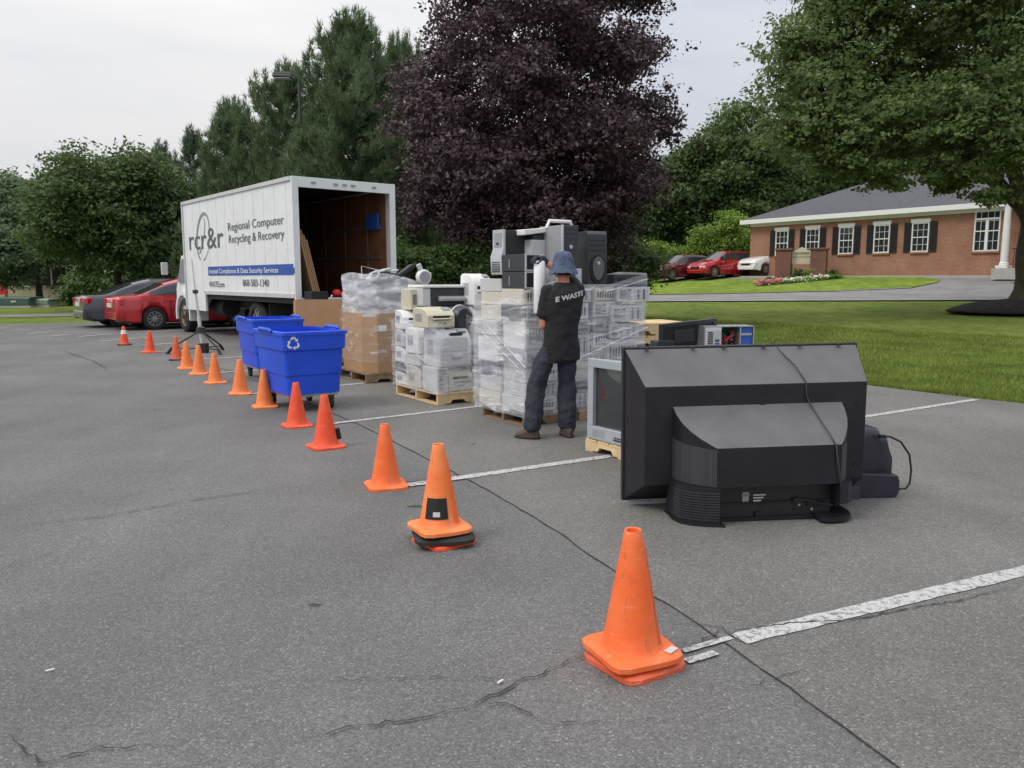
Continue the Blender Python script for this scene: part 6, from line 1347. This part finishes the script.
hand(haR, 1, elR.lerp(haR, .86)); hand(haL, -1, elL.lerp(haL, .86))
body = bd.build('body', 'skin', man); remesh(body, .0065, 3)
# gloves on the hands (dark)
gv = MB(); 
for c, e in ((haR, elR), (haL, elL)):
    w0 = e.lerp(c, .80); gv.chain([w0, e.lerp(c, .92)], [.033, .036])
gv.sphere(haR, (.047, .045, .028)); gv.sphere(haL, (.03, .05, .048))
for k in range(4):
    L_ = [.036, .042, .04, .032][k]; b = haR+V3((-.025, .022-.017*k, .004)); gv.chain([b, b+V3((-L_, 0, .006)), b+V3((-L_*1.6, 0, -.018)), b+V3((-L_*1.75, 0, -.046))], [.0125, .012, .011, .0105], 8)
    b = haL+V3((.0, .02, .03-.018*k)); gv.chain([b, b+V3((-.01, L_, 0)), b+V3((-.035, L_*1.5, 0)), b+V3((-.064, L_*1.35, 0))], [.0125, .012, .011, .0105], 8)
for c, side in ((haR, 1), (haL, -1)):
    b = c+(V3((0, -.03, -.01)) if side > 0 else V3((-.012, -.012, .03))); gv.chain([b, b+(V3((-.03, -.012, -.02)) if side > 0 else V3((-.03, .01, .025))), b+(V3((-.054, -.004, -.043)) if side > 0 else V3((-.058, .02, .032)))], [.014, .013, .0115], 8)
remesh(gv.build('gloves', 'glove', man), .006, 2)
# T-shirt
ts_ = MB(); ell(ts_, [(.075, .0, .735, .195, .13), (.08, .0, .82, .19, .128), (.085, .0, .95, .172, .122), (.09, .0, 1.08, .165, .12), (.10, .0, 1.2, .178, .122), (.105, .0, 1.31, .19, .12), (.11, .005, 1.385, .185, .1), (.11, .01, 1.43, .125, .08), (.11, .02, 1.462, .072, .07)], 24)
d = (elL-shL); ts_.chain([shL+V3((.01, 0, 0)), shL+d*.35, shL+d*.66], [.066, .066, .068]); d = (elR-shR); ts_.chain([shR+V3((-.02, 0, -.01)), shR+d*.4, shR+d*.72], [.075, .08, .085])
sh_ = ts_.build('t_shirt', 'shirt', man); remesh(sh_, .0085, 5, .03, .11)
# trousers
tr_ = MB(); ell(tr_, [(.07, 0, .72, .168, .115), (.08, 0, .84, .15, .105), (.085, 0, .95, .12, .09)])
for a, b, c in ((hipL, kneeL, anL), (hipR, kneeR, anR)):
    tr_.chain([a+V3((0, 0, -.05)), a.lerp(b, .45), b, b.lerp(c, .35), b.lerp(c, .75), b.lerp(c, .93)], [.075, .092, .088, .09, .09, .082])
remesh(tr_.build('trousers', 'trousers', man), .009, 4, .035, .1)
for c, s_ in ((anL, -1), (anR, 1)):
    bt_ = MB(); bt_.chain([c+V3((0, 0, .10)), c+V3((0, 0, -.02))], [.05, .056]); ell(bt_, [(c.x+s_*.0, c.y+.02, .012, .05, .125), (c.x, c.y+.02, .05, .052, .12), (c.x, c.y-.01, .09, .05, .08)])
    if s_ < 0:
        bt_ = MB(); bt_.chain([c+V3((0, 0, .10)), c+V3((0, 0, -.02))], [.05, .056]); yaw = R(50)
        ell(bt_, [(c.x-.04, c.y+.02, .012, .05, .125, yaw), (c.x-.035, c.y+.02, .05, .052, .12, yaw), (c.x-.01, c.y, .09, .05, .075, yaw)])
    bo_ = bt_.build('boot', 'leather', man); remesh(bo_, .007, 3, .01, .03)
    so2 = MB(); yaw = R(50) if s_ < 0 else 0; ell(so2, [(c.x-(.04 if s_ < 0 else 0), c.y+.02, 0.0, .054, .13, yaw), (c.x-(.04 if s_ < 0 else 0), c.y+.02, .022, .056, .132, yaw)]); so2.build('boot_sole', 'rubber', bo_)
# bucket hat
ht = MB(); hc = V3((.115, .05, 1.60)); rings = []
prof = [(.150, 1.545), (.148, 1.552), (.128, 1.595), (.108, 1.635), (.102, 1.66), (.096, 1.70), (.083, 1.735), (.05, 1.752), (.01, 1.757)]
for r_, z in prof: rings.append([(hc.x+r_*.93*math.cos(a), hc.y+r_*1.05*math.sin(a), z+.012*math.sin(3*a+z*9)*(r_ > .12)+.006*math.sin(7*a)*(r_ > .09)) for a in [2*PI*k/36 for k in range(36)]])
inner = [[(hc.x+(x-hc.x)*.96, hc.y+(y-hc.y)*.96, z-.004) for x, y, z in r] for r in reversed(rings)]
ht.loft(rings+inner, caps=False); hat = ht.build('bucket_hat', 'denim', man, smooth=180)
dm_ = hat.modifiers.new('s', 'SUBSURF'); dm_.levels = dm_.render_levels = 2; tt = bpy.data.textures.new('hat', 'CLOUDS'); tt.noise_scale = .05; d_ = hat.modifiers.new('d', 'DISPLACE'); d_.texture = tt; d_.strength = .012; d_.mid_level = .5
MB().tube([(hc.x+.103*math.cos(a), hc.y+.113*math.sin(a), 1.632+.004*math.sin(3*a)) for a in [2*PI*k/36 for k in range(37)]], .004, 6).build('hat_band', 'denim', hat, smooth=60)
hr = MB(); hr.sphere((.115, .035, 1.575), (.079, .09, .055), 16); hr.build('hair', 'barkdark', man, smooth=60)
# lettering on the back, slightly slanted, bent round the shirt
M4 = Matrix(((1, 0, 0, 0), (0, 0, -1, 0), (0, 1, 0, 0), (0, 0, 0, 1)))
lt = textmesh('E WASTE', .285, .048, 'shirt_lettering', 'lgrey', sh_, M4, bold=.03)
for v in lt.data.vertices:
    x = v.co.x; z = v.co.z; X_ = -.02+x; v.co.x = X_; v.co.z = 1.283+z+(x)*.22; rx = (X_-.10)/.2; v.co.y = -.139*math.sqrt(max(.05, 1-min(.93, rx*rx)))-.006
# film roll in the hands
rl_ = thing('film_roll', 'white roll of stretch film held upright by the worker', 'film roll', (*D(539.5, 285, 7.735)[:2], 1.165), 0); MB().lathe([(.001, .0), (.052, .0), (.057, .012), (.057, .495), (.05, .507), (.001, .507)], n=28).build('film', 'roll', rl_, smooth=40); MB().lathe([(.001, -.03), (.03, -.03), (.03, -.001), (.001, -.001)], n=18).build('core', 'blackmatt', rl_, smooth=40)
# move the hands on to the roll: roll centre in the worker frame
# ------------------------------------------------------------------ small litter on the asphalt
def lit(name, label, cat, px_, py_, fn, z=.006):
    o = fn(MB()).build(name[0], name[1]); o.location = (*G(px_, py_), z); tag(o, label, cat); return o
lit(('twig', 'bark'), 'short dark twig lying on the open asphalt left of the cones', 'twig', 315, 607, lambda m: m.tube([(-.03, 0, .004), (-.01, .004, .006), (.015, -.003, .006), (.035, .006, .004)], [.002, .005, .004, .001], 6))
lit(('twig', 'greend'), 'small green twig near the bright orange stickered cone', 'twig', 415, 508, lambda m: m.tube([(-.05, 0, .004), (0, .006, .007), (.05, .0, .004)], [.003, .006, .003], 6))
lit(('cigarette_butt', 'trim'), 'pale cigarette butt lying beside the long crack', 'litter', 500, 684, lambda m: m.tube([(-.008, -.01, .004), (.01, .012, .004)], .004, 8))
lit(('bark_chip', 'trim'), 'tiny white chip on the asphalt near the lower left corner', 'litter', 50, 672, lambda m: m.obox((0, 0, .003), (.03, .006, .003), (0, 0, .6)))
lit(('bark_chip', 'bark'), 'small dark chip on the asphalt near the wrapped pile line', 'litter', 473, 445, lambda m: m.obox((0, 0, .003), (.03, .008, .004), (0, 0, .4)))
sc.cycles.samples = 64
